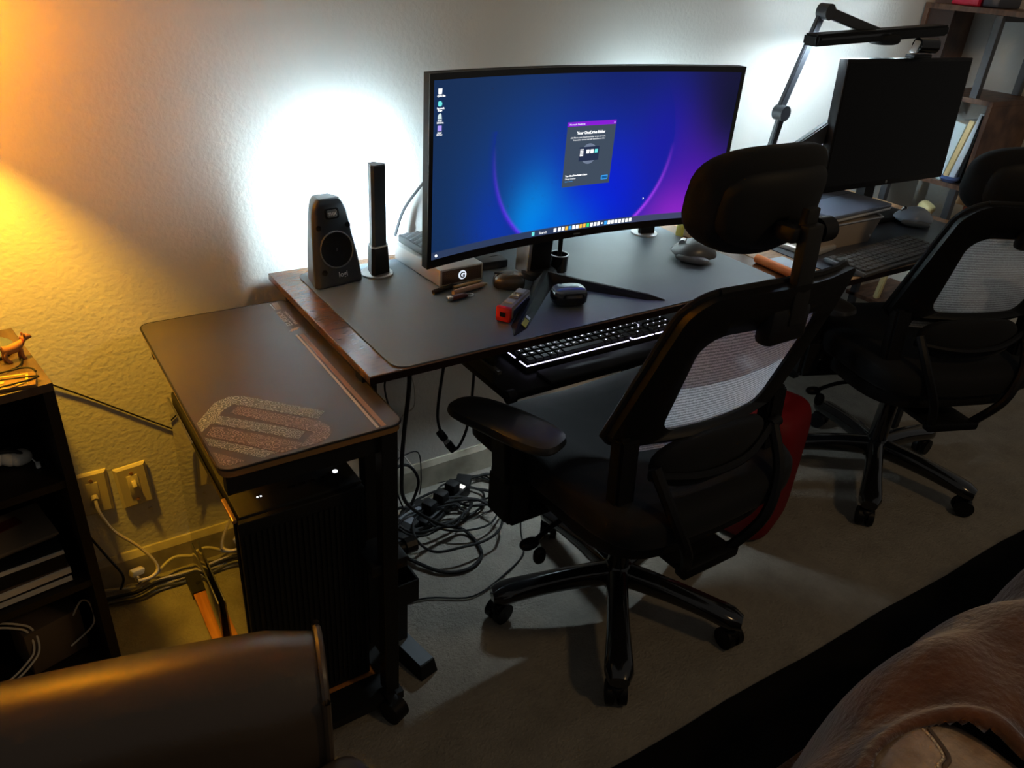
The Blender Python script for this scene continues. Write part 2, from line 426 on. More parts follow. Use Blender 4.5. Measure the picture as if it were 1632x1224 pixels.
for body, size, x, z, al, m, bo in (('Your OneDrive folder', 0.0085, dcx, dz1 - 0.026, 'CENTER', E_wh, 0.0003),
        ('Add files to your OneDrive folder so you can access them', 0.0046, dcx, dz1 - 0.034, 'CENTER', E_wh, 0.0),
        ('from other devices and still have them on this PC.', 0.0046, dcx, dz1 - 0.039, 'CENTER', E_wh, 0.0),
        ('Microsoft OneDrive', 0.0050, dx0 + 0.005, dz1 - 0.0065, 'LEFT', E_wh, 0.0),
        ('Your OneDrive folder is here', 0.0050, dx0 + 0.006, dz0 + 0.0225, 'LEFT', E_wh, 0.0002),
        ('Change location', 0.0045, dx0 + 0.006, dz0 + 0.0165, 'LEFT', E_wh, 0.0), ('Learn more', 0.0045, dx0 + 0.006, dz0 + 0.011, 'LEFT', E_blue, 0.0),
        ('x', 0.006, dx1 - 0.006, dz1 - 0.0065, 'LEFT', E_wh, 0.0)):
    text('lettering', body, size, m, win, None, mtx=RX(x, z), align=al, bold=bo)
onscr(dx1 - 0.024, dx1 - 0.006, dz0 + 0.009, dz0 + 0.018, -0.0013).build('button', E_blue, win, smooth=False)
onscr(dx1 - 0.022, dx1 - 0.008, dz0 + 0.0105, dz0 + 0.0165, -0.0015).build('button_face', emit('btn', tuple(srgb(20, 90, 150)), 1.0), win, smooth=False)
b = MB(); b.prism([(0.022 * math.cos(2 * PI * i / 28), 0.022 * math.sin(2 * PI * i / 28)) for i in range(28)], 0, 0.0002, RX(dcx, (dz0 + dz1) / 2, -0.0012))
b.build('illustration_disc', E_mid, win, smooth=False)
onscr(dcx - 0.027, dcx + 0.027, (dz0 + dz1) / 2 - 0.015, (dz0 + dz1) / 2 + 0.015, -0.0016).build('illustration', E_dk, win, smooth=False)
for k, m in ((0, E_wh), (1, E_wh), (2, E_teal)):
    onscr(dcx - 0.008 + k * 0.0115, dcx + 0.000 + k * 0.0115, (dz0 + dz1) / 2 + 0.001, (dz0 + dz1) / 2 + 0.009, -0.002).build('illustration_tile', m, win, smooth=False)
b = MB()
for k in range(5):
    onz = (dz0 + dz1) / 2 + 0.010 - k * 0.0032
    b.box((dcx - 0.021, ys(dcx) - 0.002, onz), (0.009, 0.0003, 0.0016))
b.build('illustration_lines', E_wh, win, smooth=False)
tz = (sz0 + 0.021 * (sz1 - sz0))
for k in range(24):
    if k == 1: continue
    x = 0.484 - mx + (0.024 if k == 2 else 0) + (0.022 + (k - 1) * 0.01105 if k > 1 else 0)
    if k == 2: x = 0.546 - mx
    if k > 2: x = 0.548 - mx + (k - 2) * 0.0102
    m = {0: E_teal, 5: E_or, 6: E_blue, 9: E_or, 10: E_or, 11: E_gr, 16: E_blue}.get(k, E_wh)
    s = 0.0042 if k != 15 else 0.002
    onscr(x - s * 0.85, x + s * 0.85, tz - s, tz + s).build('taskbar_icon', m, mon, smooth=False)
text('lettering', 'Search', 0.008, E_wh, mon, None, mtx=RX(0.500 - mx, tz - 0.003))
for k, (m, t1, t2) in enumerate(((E_wh, 'Recycle Bin', ''), (E_teal, 'Microsoft', 'Edge'), (emit('pixel_pale', tuple(srgb(205, 225, 225)), 1.0), 'Intel', 'Extreme'), (emit('pixel_lilac', tuple(srgb(170, 150, 240)), 1.0), 'Intel', 'Driver'))):
    z = 1.188 - MZ - k * 0.0215; x = -HW + 0.024
    ic = MB()
    if k == 1: ic.prism([(0.0048 * math.cos(2 * PI * i / 16), 0.0048 * math.sin(2 * PI * i / 16)) for i in range(16)], 0, 0.0002, RX(x, z, -0.0009))
    elif k == 0: ic.prism([(-0.0034, -0.005), (0.0034, -0.005), (0.0045, 0.005), (-0.0045, 0.005)], 0, 0.0002, RX(x, z, -0.0009))
    elif k == 2: ic.prism([(-0.005, -0.005), (0.0045, -0.005), (0.0035, 0.003), (0.001, 0.0055), (-0.003, 0.002)], 0, 0.0002, RX(x, z, -0.0009))
    else: ic.prism([(-0.0045, -0.0048), (0.0045, -0.0048), (0.0045, 0.0048), (-0.0045, 0.0048)], 0, 0.0002, RX(x, z, -0.0009))
    ic = ic.build('desktop_icon', m, mon, smooth=False)
    text('lettering', t1, 0.0046, E_wh, ic, None, mtx=RX(x, z - 0.0092), align='CENTER', bold=0.00015)
    if t2: text('lettering', t2, 0.0046, E_wh, ic, None, mtx=RX(x, z - 0.0128), align='CENTER', bold=0.00015)
b = MB(); b.prism([(0, 0), (0.0035, -0.0035), (0.0012, -0.004), (0, -0.006)], 0, 0.0002, RX(0.79 - mx, 0.931 - MZ, -0.0009)); b.build('mouse_pointer', E_wh, mon, smooth=False)
b = MB(); b.prism([(0.003 * math.cos(2 * PI * i / 12), 0.003 * math.sin(2 * PI * i / 12)) for i in range(12)], 0, 0.0002, RX(-HW + 0.022, tz, -0.0009)); b.build('corner_icon', E_wh, mon, smooth=False)
MB().box((0, -0.002, zb + 0.008), (0.018, 0.0005, 0.003)).build('badge', M_grey, mon, smooth=False)
# stand
px_ = 0.556 - mx; py_ = -0.285 - my
b = MB(); b.box((px_, py_ + 0.005, 0.10), (0.056, 0.030, 0.20), (0.04, 0, 0), 0.004); b.box((px_ + 0.01, py_ + 0.005, 0.20), (0.10, 0.05, 0.10), bev=0.01)
post = b.build('stand_post', M_blk, mon)
MB().box((px_ - 0.032, py_ + 0.02, 0.07), (0.010, 0.05, 0.13), (0.04, 0, 0), 0.002).build('post_side_cover', M_silver, post)
b = MB(); b.lathe([(0.0, 0.0), (0.042, 0.0), (0.042, 0.014), (0.034, 0.020), (0.0, 0.020)], (px_, py_ + 0.0, 0)); b.build('stand_hub', M_blk, mon)
for (tx, ty) in ((0.322 - mx, -0.532 - my), (0.735 - mx, -0.528 - my)):
    ax, ay = 0.553 - mx, -0.315 - my
    d = Vector((tx - ax, ty - ay, 0)); L = d.length; d.normalize(); n = Vector((-d.y, d.x, 0))
    s = []
    for t, w, h in ((-0.06, 0.034, 0.018), (0.0, 0.036, 0.024), (0.3, 0.030, 0.017), (0.86, 0.024, 0.009), (1.0, 0.002, 0.002)):
        c = Vector((ax, ay, 0)) + d * L * t
        s.append([c - n * w * 0.7, c + n * w * 0.7, c + n * w * 0.12 + Vector((0, 0, h)), c - n * w * 0.12 + Vector((0, 0, h))])
    b = MB(); b.sweep(s); lg = b.build('stand_foot', M_blkm, mon, smooth=False)
    if tx < 0 - 0.2:
        c = Vector((ax, ay, 0)) + d * L * 0.82; ang = math.atan2(d.y, d.x)
        side = 1 if n.y < 0 else -1
        mt = Matrix.Translation(c + n * side * 0.0098 + Vector((0, 0, 0.0058))) @ rotm(0, 0, ang) @ rotm(side * -0.62 * (1 if side < 0 else 1), 0, 0)
        t_ = bmesh.new(); bmesh.ops.create_cube(t_, size=1)
        for v in t_.verts: v.co = Vector((v.co.x * 0.032, v.co.y * 0.011, v.co.z * 0.0012))
        q = MB(); q.merge(t_, mt); q.build('yellow_sticker', mat('yellow_label', (0.80, 0.76, 0.10), 0.5), lg, smooth=False)
        t_ = bmesh.new(); bmesh.ops.create_cube(t_, size=1)
        for v in t_.verts: v.co = Vector((v.co.x * 0.010 - 0.026, v.co.y * 0.010, v.co.z * 0.0012))
        q = MB(); q.merge(t_, mt); q.build('white_sticker', M_white, lg, smooth=False)

# ================================================================== light bars (lamps facing the wall)
E_bar = emit('cool_led', (0.66, 0.88, 1.0), 1.0)
def light_bar(loc, rz, label, power, warm=(0.66, 0.88, 1.0)):
    t = T('light_bar', label, 'lamp', loc, rz, None)
    MB().lathe([(0, 0), (0.037, 0), (0.037, 0.004), (0.034, 0.006), (0, 0.006)]).build('base_disc', M_silver, t)
    b = MB()
    tri = lambda s: [(x * s * 1.14, y * s * 1.08) for x, y in [(-0.020, -0.010), (-0.016, -0.017), (0.016, -0.017), (0.020, -0.010), (0.008, 0.016), (-0.008, 0.016)]]
    b.sweep([[(x, y, 0.006) for x, y in tri(1.12)], [(x, y, 0.068) for x, y in tri(1.0)]]); b.build('foot_sleeve', M_blk, t, angle=50)
    b = MB(); b.sweep([[(x, y, 0.006 + 0.062 * 1) for x, y in tri(1.04)], [(x, y, 0.071) for x, y in tri(1.04)]]); b.build('sleeve_rim', M_silver, t, angle=50)
    b = MB(); b.sweep([[(x, y, z) for x, y in tri(0.86)] for z in (0.068, 0.245, 0.248)]); b.build('body', M_dgrey, t, angle=50)
    b = MB(); b.sweep([[(x, y, z) for x, y in tri(0.84)] for z in (0.248, 0.251)]); b.build('end_cap', M_grey, t, angle=50)
    e = emit('cool_led_%d' % int(power), warm, power)
    b = MB(); b.box((0, 0.0150, 0.158), (0.011, 0.002, 0.165)); b.build('diffuser', e, t, smooth=False)
    return t
light_bar((0.217, -0.120, MZ), math.radians(14), 'slim black upright light bar glowing onto the wall beside the speaker', 700)
light_bar((1.020, -0.140, MZ), math.radians(-14), 'light bar hidden behind the right half of the wide curved monitor', 800)

ul = T('under_desk_light', 'small cool light bar fixed under the rear of the walnut desk', 'lamp', (0.72, -0.125, 0.690))
MB().box((0, 0.006, 0.010), (0.16, 0.030, 0.022), bev=0.003).build('housing', M_blk, ul)
MB().box((0, 0.004, -0.022), (0.40, 0.003, 0.080)).build('rear_shield', M_blkm, ul, smooth=False)  # unseen plate added to keep this light off the wall
MB().box((0, -0.008, -0.0015), (0.13, 0.014, 0.002), (0.5, 0, 0)).build('diffuser', emit('under_led', (0.74, 0.90, 1.0), 900), ul, smooth=False)
# ================================================================== warm table lamp just left of the picture
lampt = T('pendant_lamp', 'pendant lamp with an orange glowing shade hanging just left of the picture', 'lamp', (-0.587, -0.17, 1.152))
MB().cyl((0, 0, 0.17), (0, 0, 1.42), 0.004, n=8).build('cord', M_blkm, lampt)
MB().lathe([(0, 0.165), (0.022, 0.165), (0.024, 0.21), (0.012, 0.235), (0, 0.235)]).build('socket', M_bronze, lampt)
msd = bpy.data.materials.new('lamp_shade_cloth'); msd.use_nodes = True; nt = msd.node_tree; nt.nodes.clear()
tl = nt.nodes.new('ShaderNodeBsdfTranslucent'); df = nt.nodes.new('ShaderNodeBsdfDiffuse'); mx_ = nt.nodes.new('ShaderNodeMixShader'); ou = nt.nodes.new('ShaderNodeOutputMaterial')
tl.inputs[0].default_value = (0.70, 0.46, 0.05, 1); df.inputs[0].default_value = (0.7, 0.5, 0.3, 1); mx_.inputs[0].default_value = 0.45
nt.links.new(df.outputs[0], mx_.inputs[1]); nt.links.new(tl.outputs[0], mx_.inputs[2]); nt.links.new(mx_.outputs[0], ou.inputs[0])
MB().lathe([(0.100, 0.0), (0.088, 0.25)], n=40).build('lamp_shade', msd, lampt)
ll = light('lamp_bulb_light', 'POINT', (0, 0, 0.149), 42.0, (1.0, 0.51, 0.026), 0.030); ll.parent = lampt

# ================================================================== computer speaker
spk = T('computer_speaker', 'black tapered computer speaker at the left end of the desk', 'speaker', (0.111, -0.108, MZ), math.radians(8))
def spk_ring(z, inset=0.0):
    t = z / 0.185
    w = 0.064 - 0.012 * t - 0.024 * max(0, t - 0.80) ** 1.3 * 4
    w = 0.059 * (1 - 0.34 * t ** 1.4); 
    if t > 0.80: w *= math.sqrt(max(0.0, 1 - ((t - 0.80) / 0.203) ** 2)) * 0.38 + 0.62
    lean = 0.035 * t
    yf = -0.045 + lean; yb_ = 0.026 - 0.002 * t + lean * 0.2
    return [(-w + inset, yf + 0.008, z), (-w * 0.84, yf, z), (w * 0.84, yf, z), (w - inset, yf + 0.008, z), (w * 0.72, yb_, z), (-w * 0.72, yb_, z)]
rings = [spk_ring(0.185 * i / 20) for i in range(21)]
b = MB(); b.sweep(rings); b.build('cabinet', M_dgrey, spk, angle=50, bevel=0.003)
tilt = math.atan2(0.035, 0.185)
def spk_pt(x, z, o=0.0): return Vector((x, -0.045 + 0.035 * z / 0.185 - o, z))
SM = lambda x, z, o=0.0005: Matrix.Translation(spk_pt(x, z, o)) @ rotm(PI / 2 - tilt, 0, 0)
b = MB(); b.lathe([(0.0405, -0.001), (0.0405, 0.0025), (0.0385, 0.003), (0.0375, 0.001), (0.037, -0.001)], mtx=SM(0, 0.078)); b.build('driver_ring', M_grey, spk)
b = MB(); b.lathe([(0.0375, 0.0012), (0.030, 0.0005), (0.010, -0.0004), (0.0, 0.0008)], mtx=SM(0, 0.078)); b.build('driver_cone', M_blkm, spk)
b = MB(); b.lathe([(0.003, 0.001), (0.0025, 0.0022), (0, 0.0026)], mtx=SM(0, 0.078)); b.build('driver_cap', M_dgrey, spk)
for x, z in ((-0.036, 0.128), (0.034, 0.126), (-0.036, 0.034)):
    MB().lathe([(0.006, 0), (0.006, 0.002), (0.004, 0.0005), (0, 0.0003)], mtx=SM(x, z)).build('grille_peg', M_blkm, spk)
b = MB(); b.prism(rrect(-0.0165, -0.0115, 0.0165, 0.0115, 0.006), 0, 0.0016, SM(0, 0.154)); b.build('badge_recess', M_blkm, spk)
b = MB(); b.prism(rrect(-0.012, -0.008, 0.012, 0.008, 0.004), 0, 0.0026, SM(0, 0.154)); bg_ = b.build('badge', M_grey, spk)
text('lettering', 'THX', 0.010, M_white, bg_, None, mtx=SM(0, 0.154, 0.0035) @ Matrix.Translation((0, -0.0035, 0)), align='CENTER', bold=0.0003)
text('lettering', 'logi', 0.016, M_white, spk, None, mtx=SM(0.008, 0.019, 0.0008), align='CENTER', bold=0.0003)

# ================================================================== external drives and small things on desk one
dr = T('external_drive', 'silver external drive with brown grille front and glowing round emblem', 'hard drive', (0.361, -0.147, MZ), math.radians(3))
MB().box((0, 0, 0.020), (0.118, 0.205, 0.040), bev=0.004).build('case', M_alu, dr)
b = MB(); b.box((0, -0.1025, 0.020), (0.106, 0.002, 0.032), bev=0.003)
mg = mat('brown_grille', (0.16, 0.11, 0.085), 0.35, metal=0.5); nt = mg.node_tree
tc = nt.nodes.new('ShaderNodeTexCoord'); w = nt.nodes.new('ShaderNodeTexWave'); w.wave_type = 'BANDS'; w.bands_direction = 'DIAGONAL'; w.inputs['Scale'].default_value = 160
rp = nt.nodes.new('ShaderNodeValToRGB'); rp.color_ramp.elements[0].color = (0.05, 0.035, 0.03, 1); rp.color_ramp.elements[1].color = (0.22, 0.15, 0.12, 1)
nt.links.new(tc.outputs['Object'], w.inputs[0]); nt.links.new(w.outputs['Fac'], rp.inputs[0]); nt.links.new(rp.outputs[0], nt.nodes['Principled BSDF'].inputs['Base Color'])
b.build('grille_front', mg, dr)
FM = Matrix.Translation((0.0, -0.1040, 0.021)) @ rotm(PI / 2, 0, 0)
b = MB(); b.prism([(0.0105 * math.cos(2 * PI * i / 24), 0.0105 * math.sin(2 * PI * i / 24)) for i in range(24)], 0, 0.0006, FM); em = b.build('emblem', emit('emblem_glow', (0.8, 0.88, 1.0), 0.85), dr, smooth=False)
text('lettering', 'G', 0.019, M_dgrey, em, None, mtx=FM @ Matrix.Translation((0, -0.0066, 0.0008)), align='CENTER', bold=0.0006)
hd = T('portable_drive', 'flat grey drive with wavy ribbed lid stacked on the silver drive', 'hard drive', (0.357, -0.108, MZ + 0.0402), math.radians(3))
b = MB(); b.box((0, 0, 0.009), (0.092, 0.13, 0.018), bev=0.003); b.build('case', M_dgrey, hd)
b = MB(); N = 26; vs = []; fs = []
for j in range(N + 1):
    for i in range(N + 1):
        x = -0.043 + 0.086 * i / N; y = -0.062 + 0.124 * j / N
        vs.append((x, y, 0.0185 + 0.0022 * math.sin(x * 330) * math.sin(y * 330 + (x * 330) // PI * 1.2)))
for j in range(N):
    for i in range(N): a = j * (N + 1) + i; fs.append((a, a + 1, a + N + 2, a + N + 1))
b._add(vs, fs); b.build('wavy_lid', M_grey, hd)
tag(MB().tube([(0.30, -0.045, MZ + 0.055), (0.33, -0.03, MZ + 0.11), (0.38, -0.02, MZ + 0.16), (0.44, -0.02, MZ + 0.22)], 0.0035).build('data_cable', M_dgrey), 'grey cable rising from the ribbed drive behind the curved monitor', 'cable')
# hub box
hb = T('card_reader', 'small black adapter box lying behind the round black puck', 'adapter', (0.487, -0.180, MZ), math.radians(-2))
MB().box((0, 0, 0.010), (0.068, 0.05, 0.020), bev=0.003).build('case', M_dgrey, hb)
b = MB()
for k in range(2): b.box((0.005 + k * 0.012, 0.006, 0.0203), (0.014, 0.0012, 0.0006), (0, 0, 0.15))
b.build('slots', M_blkm, hb, smooth=False)
MB().tube([(-0.034, 0.005, 0.012), (-0.06, 0.02, 0.008), (-0.08, 0.06, 0.006)], 0.002).build('lead', M_blkm, hb)
# dark mouse
def fm(x, y, z): return (x * (1 - 0.12 * (y / 0.06)), y, max(z, -0.010) * (1 + 0.25 * (1 - (y + 0.01) ** 2 / 0.004)) if z > 0 else max(z, -0.009))
dm = T('wireless_mouse', 'glossy dark grey mouse lying left of the curved monitor foot', 'mouse', (0.457, -0.306, MZ + 0.009), math.radians(60))
MB().ell((0, 0, 0), (0.060, 0.074, 0.036), 0.7, 0.7, fn=fm).build('body', mat('pewter_plastic', (0.06, 0.055, 0.05), 0.25, metal=0.3), dm)
MB().box((0, 0.020, 0.0195), (0.0008, 0.028, 0.004)).build('button_split', M_blkm, dm)
# earbud case
ec = T('glossy_case', 'glossy black rounded case with silver lid in front of the monitor stand', 'case', (0.521, -0.446, MZ), math.radians(-18))
MB().ell((0, 0, 0.019), (0.080, 0.055, 0.038), 0.55, 0.6).build('lower_shell', M_gloss, ec)
MB().ell((0, 0, 0.030), (0.074, 0.050, 0.022), 0.6, 0.6).build('lid', mat('grey_gloss', (0.22, 0.24, 0.26), 0.2, metal=0.3, coat=0.6), ec)
# clear / red toy tool
st = T('stapler', 'small stapler with clear case and red end beside the monitor foot', 'stapler', (0.389, -0.430, MZ), math.radians(35))
MB().box((0, 0, 0.013), (0.098, 0.024, 0.024), bev=0.004).build('body', mat('clear_smoke', (0.36, 0.30, 0.22), 0.35), st)
MB().box((-0.050, 0, 0.0135), (0.010, 0.027, 0.027), bev=0.004).build('end_cap', mat('red_plastic', (0.8, 0.03, 0.01), 0.35), st)
b = MB(); b.prism(rrect(-0.005, -0.004, 0.005, 0.004, 0.001), 0, 0.0006, Matrix.Translation((-0.0552, 0, 0.014)) @ rotm(PI / 2, 0, -PI / 2)); b.build('cap_hole', M_blkm, st)
for x, w, m in ((-0.022, 0.016, M_paper), (0.004, 0.020, M_bronze), (0.030, 0.020, M_paper)):
    MB().box((x, 0, 0.0255), (w, 0.015, 0.003), bev=0.001).build('top_plate', m, st)
MB().box((0, -0.0125, 0.012), (0.08, 0.0015, 0.012)).build('side_rail', M_chrome, st)
st.scale = (1.2, 1.25, 1.25)
# pen cup behind stand
pc = T('pen_cup', 'small black round cup with white rim behind the monitor foot', 'cup', (0.622, -0.272, MZ))
MB().lathe([(0, 0), (0.022, 0), (0.023, 0.040), (0.020, 0.040), (0.019, 0.004), (0, 0.004)]).build('cup_body', M_gloss, pc)
MB().lathe([(0.0205, 0.0395), (0.0235, 0.0395), (0.0235, 0.0415), (0.0205, 0.0415), (0.0205, 0.0395)]).build('rim', M_silver, pc)
tag(MB().cyl((0.625, -0.270, MZ + 0.005), (0.629, -0.262, MZ + 0.125), 0.0055).build('marker_pen', M_blkm), 'black pen standing upright in the small black cup', 'pen')
# pens in front of the drive
def pen(name, label, a, c, r, m, tip=None, clip=None):
    a = Vector(a); c = Vector(c); d = (c - a)
    t = T(name, label, 'pen', a)
    d0 = Vector((0, 0, 0))
    MB().cyl(d0, d * 0.85, r, r * 0.95, 14).build('barrel', m, t)
    MB().cyl(d * 0.85, d, r * 0.95, r * 0.25, 14).build('tip', tip or m, t)
    if clip: MB().box(d * 0.12 + Vector((0, 0, r)), (d.length * 0.2, 0.002, 0.002), (0, 0, math.atan2(d.y, d.x))).build('clip', clip, t)
    return t
pen('ballpoint_pen', 'black pen with flat clip nearest the silver drive', (0.276, -0.281, MZ + 0.0052), (0.345, -0.262, MZ + 0.0052), 0.0050, M_blkm, None, M_blk)
M_gold = mat('dull_gold', (0.45, 0.34, 0.20), 0.35, metal=0.6); M_rose = mat('wood_pink', (0.42, 0.27, 0.20), 0.4)
pen('ballpoint_pen', 'thin gold pen lying against the grille of the silver drive', (0.330, -0.2745, MZ + 0.0045), (0.412, -0.2635, MZ + 0.0045), 0.0042, M_gold)
pen('stylus_pen', 'thick pinkish brown pointed pen below the thin gold pen', (0.313, -0.303, MZ + 0.0062), (0.411, -0.287, MZ + 0.0062), 0.0060, M_rose, M_gold)
kn = T('pocket_knife', 'small dark red pocket knife with a metal ring, nearest of the pens', 'knife', (0.312, -0.324, MZ + 0.005), math.radians(4))
MB().ell((0, 0, 0), (0.052, 0.013, 0.0098), 0.6, 0.5).build('handle', mat('maroon', (0.10, 0.025, 0.03), 0.3), kn)
MB().ell((-0.020, 0, 0.0005), (0.014, 0.0135, 0.0102), 0.6, 0.5).build('bolster', M_chrome, kn)
MB().tube([(0.034 + 0.008 * math.cos(a), 0.007 * math.sin(a), -0.003) for a in [2 * PI * i / 10 for i in range(10)]], 0.0013, closed=True, sub=3).build('key_ring', M_chrome, kn)

# sculpted mouse
def sculpt_mouse(label, loc, rz, m):
    t = T('ergonomic_mouse', label, 'mouse', loc, rz)
    def f(x, y, z):
        k = 1 + 0.28 * (x / 0.04)               # higher towards the thumb side
        hx = 0.5 + 0.5 * math.cos(min(PI, abs((y + 0.012) / 0.075) * PI * 0.75))
        zz = z * (0.45 + 0.75 * hx) * k if z > 0 else z * 0.25
        xx = x * (1 + 0.12 * math.sin(y * 40)) - (0.012 * math.cos(y * 45) if x < 0 else 0)
        return (xx, y, zz)
    MB().ell((0, 0, 0.012), (0.074, 0.118, 0.062), 0.85, 0.8, 36, 18, fn=f).build('shell', m, t)
    MB().ell((-0.040, -0.006, 0.010), (0.028, 0.085, 0.020), 0.8, 0.7, fn=lambda x, y, z: (x, y, z)).build('thumb_rest', M_grey, t)
    MB().cyl((-0.007, 0.030, 0.0345), (0.009, 0.030, 0.0360), 0.0105, n=24).build('scroll_wheel', M_chrome, t)
    MB().box((0.001, 0.004, 0.0425), (0.010, 0.007, 0.003), bev=0.001).build('mode_button', M_silver, t)
    MB().cyl((-0.034, 0.012, 0.026), (-0.020, 0.012, 0.031), 0.007, n=20).build('thumb_wheel', M_chrome, t)
    return t
M_mouse = mat('graphite_plastic', (0.085, 0.09, 0.095), 0.32)
sculpt_mouse('grey sculpted mouse on the black desk pad left of the chair headrest', (0.997, -0.352, MZ + 0.003), math.radians(35), M_mouse)
sculpt_mouse('grey-blue sculpted mouse on the far desk beside the metal box', (1.905, -0.405, MZ + 0.003), math.radians(35), mat('slate_plastic', (0.22, 0.28, 0.38), 0.32))

# clutter at the right rear end of desk one
wb = T('charger_box', 'white charger box seen under the right end of the curved monitor', 'charger', (1.130, -0.205, DZ + 0.0003), math.radians(5))
MB().box((0, 0, 0.024), (0.028, 0.040, 0.048), bev=0.003).build('body', M_white, wb)
MB().box((-0.026, 0.012, 0.018), (0.012, 0.02, 0.036), bev=0.002).build('yellow_plug', mat('lime', (0.45, 0.5, 0.1), 0.5), wb)
ob = tag(MB().box((0, 0, 0.022), (0.03, 0.07, 0.044), bev=0.003).build('card_box', mat('peach_card', (0.62, 0.35, 0.2), 0.6), loc=(1.138, -0.262, DZ + 0.0005)), 'peach coloured card box half hidden by the headrest', 'box')

# orange roll with papers
og = T('notepad', 'orange spined white notepad on the wood between the desk pads', 'notepad', (1.175, -0.505, DZ + 0.0005), math.radians(-2))
MB().box((0.018, 0, 0.003), (0.09, 0.125, 0.006)).build('pages', mat('ice_paper', (0.62, 0.72, 0.8), 0.5), og, smooth=False)
MB().cyl((-0.033, -0.07, 0.012), (-0.033, 0.066, 0.012), 0.0115, n=18).build('spine', M_orange, og)

# ================================================================== keyboard tray and lit keyboard
tr = T('keyboard_tray', 'black sliding keyboard tray hanging under the front of the desk', 'keyboard tray', (0.60, -0.45, 0.640))
MB().box((0.005, 0.0, 0.0), (0.65, 0.27, 0.018), bev=0.004).build('tray', M_blk, tr)
MB().box((0.03, -0.115, 0.0135), (0.50, 0.055, 0.010), bev=0.004).build('wrist_rest', M_blkm, tr)
for sx in (-0.318, 0.318):
    br = MB().box((sx, 0.02, 0.044), (0.006, 0.20, 0.072)).build('bracket', M_steel, tr, smooth=False)
    MB().box((sx * 1.012, -0.02, 0.045), (0.008, 0.17, 0.006)).build('slide_rail', M_dgrey, br, smooth=False)
MB().cyl((-0.318, -0.128, 0.0), (-0.300, -0.128, 0.0), 0.014).build('tray_knob', M_blk, tr)
kb = T('gaming_keyboard', 'black keyboard with glowing white key legends on the tray', 'keyboard', (0.588, -0.4555, 0.6495))
MB().box((0, 0, 0.008), (0.452, 0.145, 0.016), bev=0.003).build('case', M_blkm, kb)
kk = MB(); lg = MB()
rows = 6
for rI in range(rows):
    y = 0.048 - rI * 0.0198 - (0.004 if rI else 0)
    x = -0.213
    while x < 0.208:
        gap = (0.060 < x < 0.068) or (0.125 < x < 0.133)
        if gap: x += 0.010; continue
        wk = 0.0165
        if rI == 5 and -0.13 < x < -0.02: wk = 0.11
        kk.box((x + wk / 2, y, 0.0195), (wk, 0.0160, 0.008), bev=0.0015, seg=1)
        if wk < 0.05 and random.random() < (0.85 if rI != 5 else 0.6): lg.box((x + wk / 2 - 0.001, y + 0.001, 0.0237), (random.choice((0.0032, 0.005, 0.0028)), 0.0024, 0.0003))
        x += wk + 0.0024
kk.build('keys', M_blkm, kb)
E_key = emit('key_glow', (0.80, 0.78, 1.0), 1.8)
tag(lg.build('key_legends', E_key, kb, smooth=False), kind='stuff')
b = MB()
for x0, x1 in ((-0.224, 0.055), (0.070, 0.130), (0.136, 0.205)): b.box(((x0 + x1) / 2, -0.0715, 0.0168), (x1 - x0, 0.0024, 0.0015))
for y0, y1 in ((-0.072, -0.045), (-0.028, 0.030)): b.box((-0.2245, (y0 + y1) / 2, 0.0168), (0.0024, y1 - y0, 0.0015))
b.box((0.067, -0.055, 0.0168), (0.0024, 0.034, 0.0015)); b.box((0.067, 0.0, 0.0168), (0.0024, 0.022, 0.0015)); b.box((0.132, 0.01, 0.0168), (0.0024, 0.06, 0.0015))
b.build('edge_light', emit('edge_glow', (0.72, 0.70, 1.0), 2.2), kb, smooth=False)

# ================================================================== desk two things
k2 = T('wireless_keyboard', 'dark grey slim keyboard on the far desk', 'keyboard', (1.535, -0.563, MZ), math.radians(4))
b = MB(); b.box((0, 0, 0.006), (0.43, 0.125, 0.010), (0.04, 0, 0), 0.003); b.build('case', mat('charcoal', (0.05, 0.05, 0.05), 0.45), k2)
b = MB()
for rI in range(6):
    for cI in range(18):
        b.box((-0.193 + cI * 0.0225, 0.048 - rI * 0.0185, 0.0135 + 0.0015 - rI * 0.0006), (0.019, 0.0155, 0.004), (0.04, 0, 0), 0.001, 1)
b.build('keys', mat('key_grey', (0.075, 0.07, 0.065), 0.5), k2)
MB().box((-0.214, 0, 0.007), (0.006, 0.118, 0.012), (0.04, 0, 0), 0.002).build('end_strip', M_grey, k2)
bx = T('metal_box', 'grey metal box with silver rim and white dot on the far desk', 'box', (1.480, -0.395, MZ), math.radians(0))
b = MB(); b.sweep([[(-0.125, -0.060, 0), (0.125, -0.060, 0), (0.125, 0.06, 0), (-0.125, 0.06, 0)], [(-0.135, -0.075, 0.075), (0.135, -0.075, 0.075), (0.135, 0.07, 0.075), (-0.135, 0.07, 0.075)]])
b.build('body', mat('taupe_metal', (0.36, 0.30, 0.25), 0.5), bx, smooth=False)
MB().tube([(-0.135, -0.077, 0.076), (0.137, -0.077, 0.076), (0.137, -0.02, 0.092)], 0.0028, sub=1).build('rim', M_silver, bx)
MB().lathe([(0, 0), (0.004, 0), (0.004, 0.001), (0, 0.0015)], mtx=Matrix.Translation((0.118, -0.0645, 0.020)) @ rotm(PI / 2, 0, 0)).build('white_dot', M_white, bx)
lt = T('laptop', 'closed slate blue laptop resting across the grey metal box', 'laptop', (1.520, -0.36, MZ + 0.0985), math.radians(4))
MB().box((0, 0, 0.0), (0.30, 0.21, 0.010), bev=0.004).build('lid', mat('slate_lid', (0.20, 0.24, 0.33), 0.35, metal=0.3), lt)
MB().box((0, 0, -0.010), (0.30, 0.21, 0.009), bev=0.004).build('base', M_alu, lt)
b = MB(); b.box((0, 0.02, 0.0052), (0.296, 0.0012, 0.0006)); b.build('lid_seam', M_blkm, lt, smooth=False)
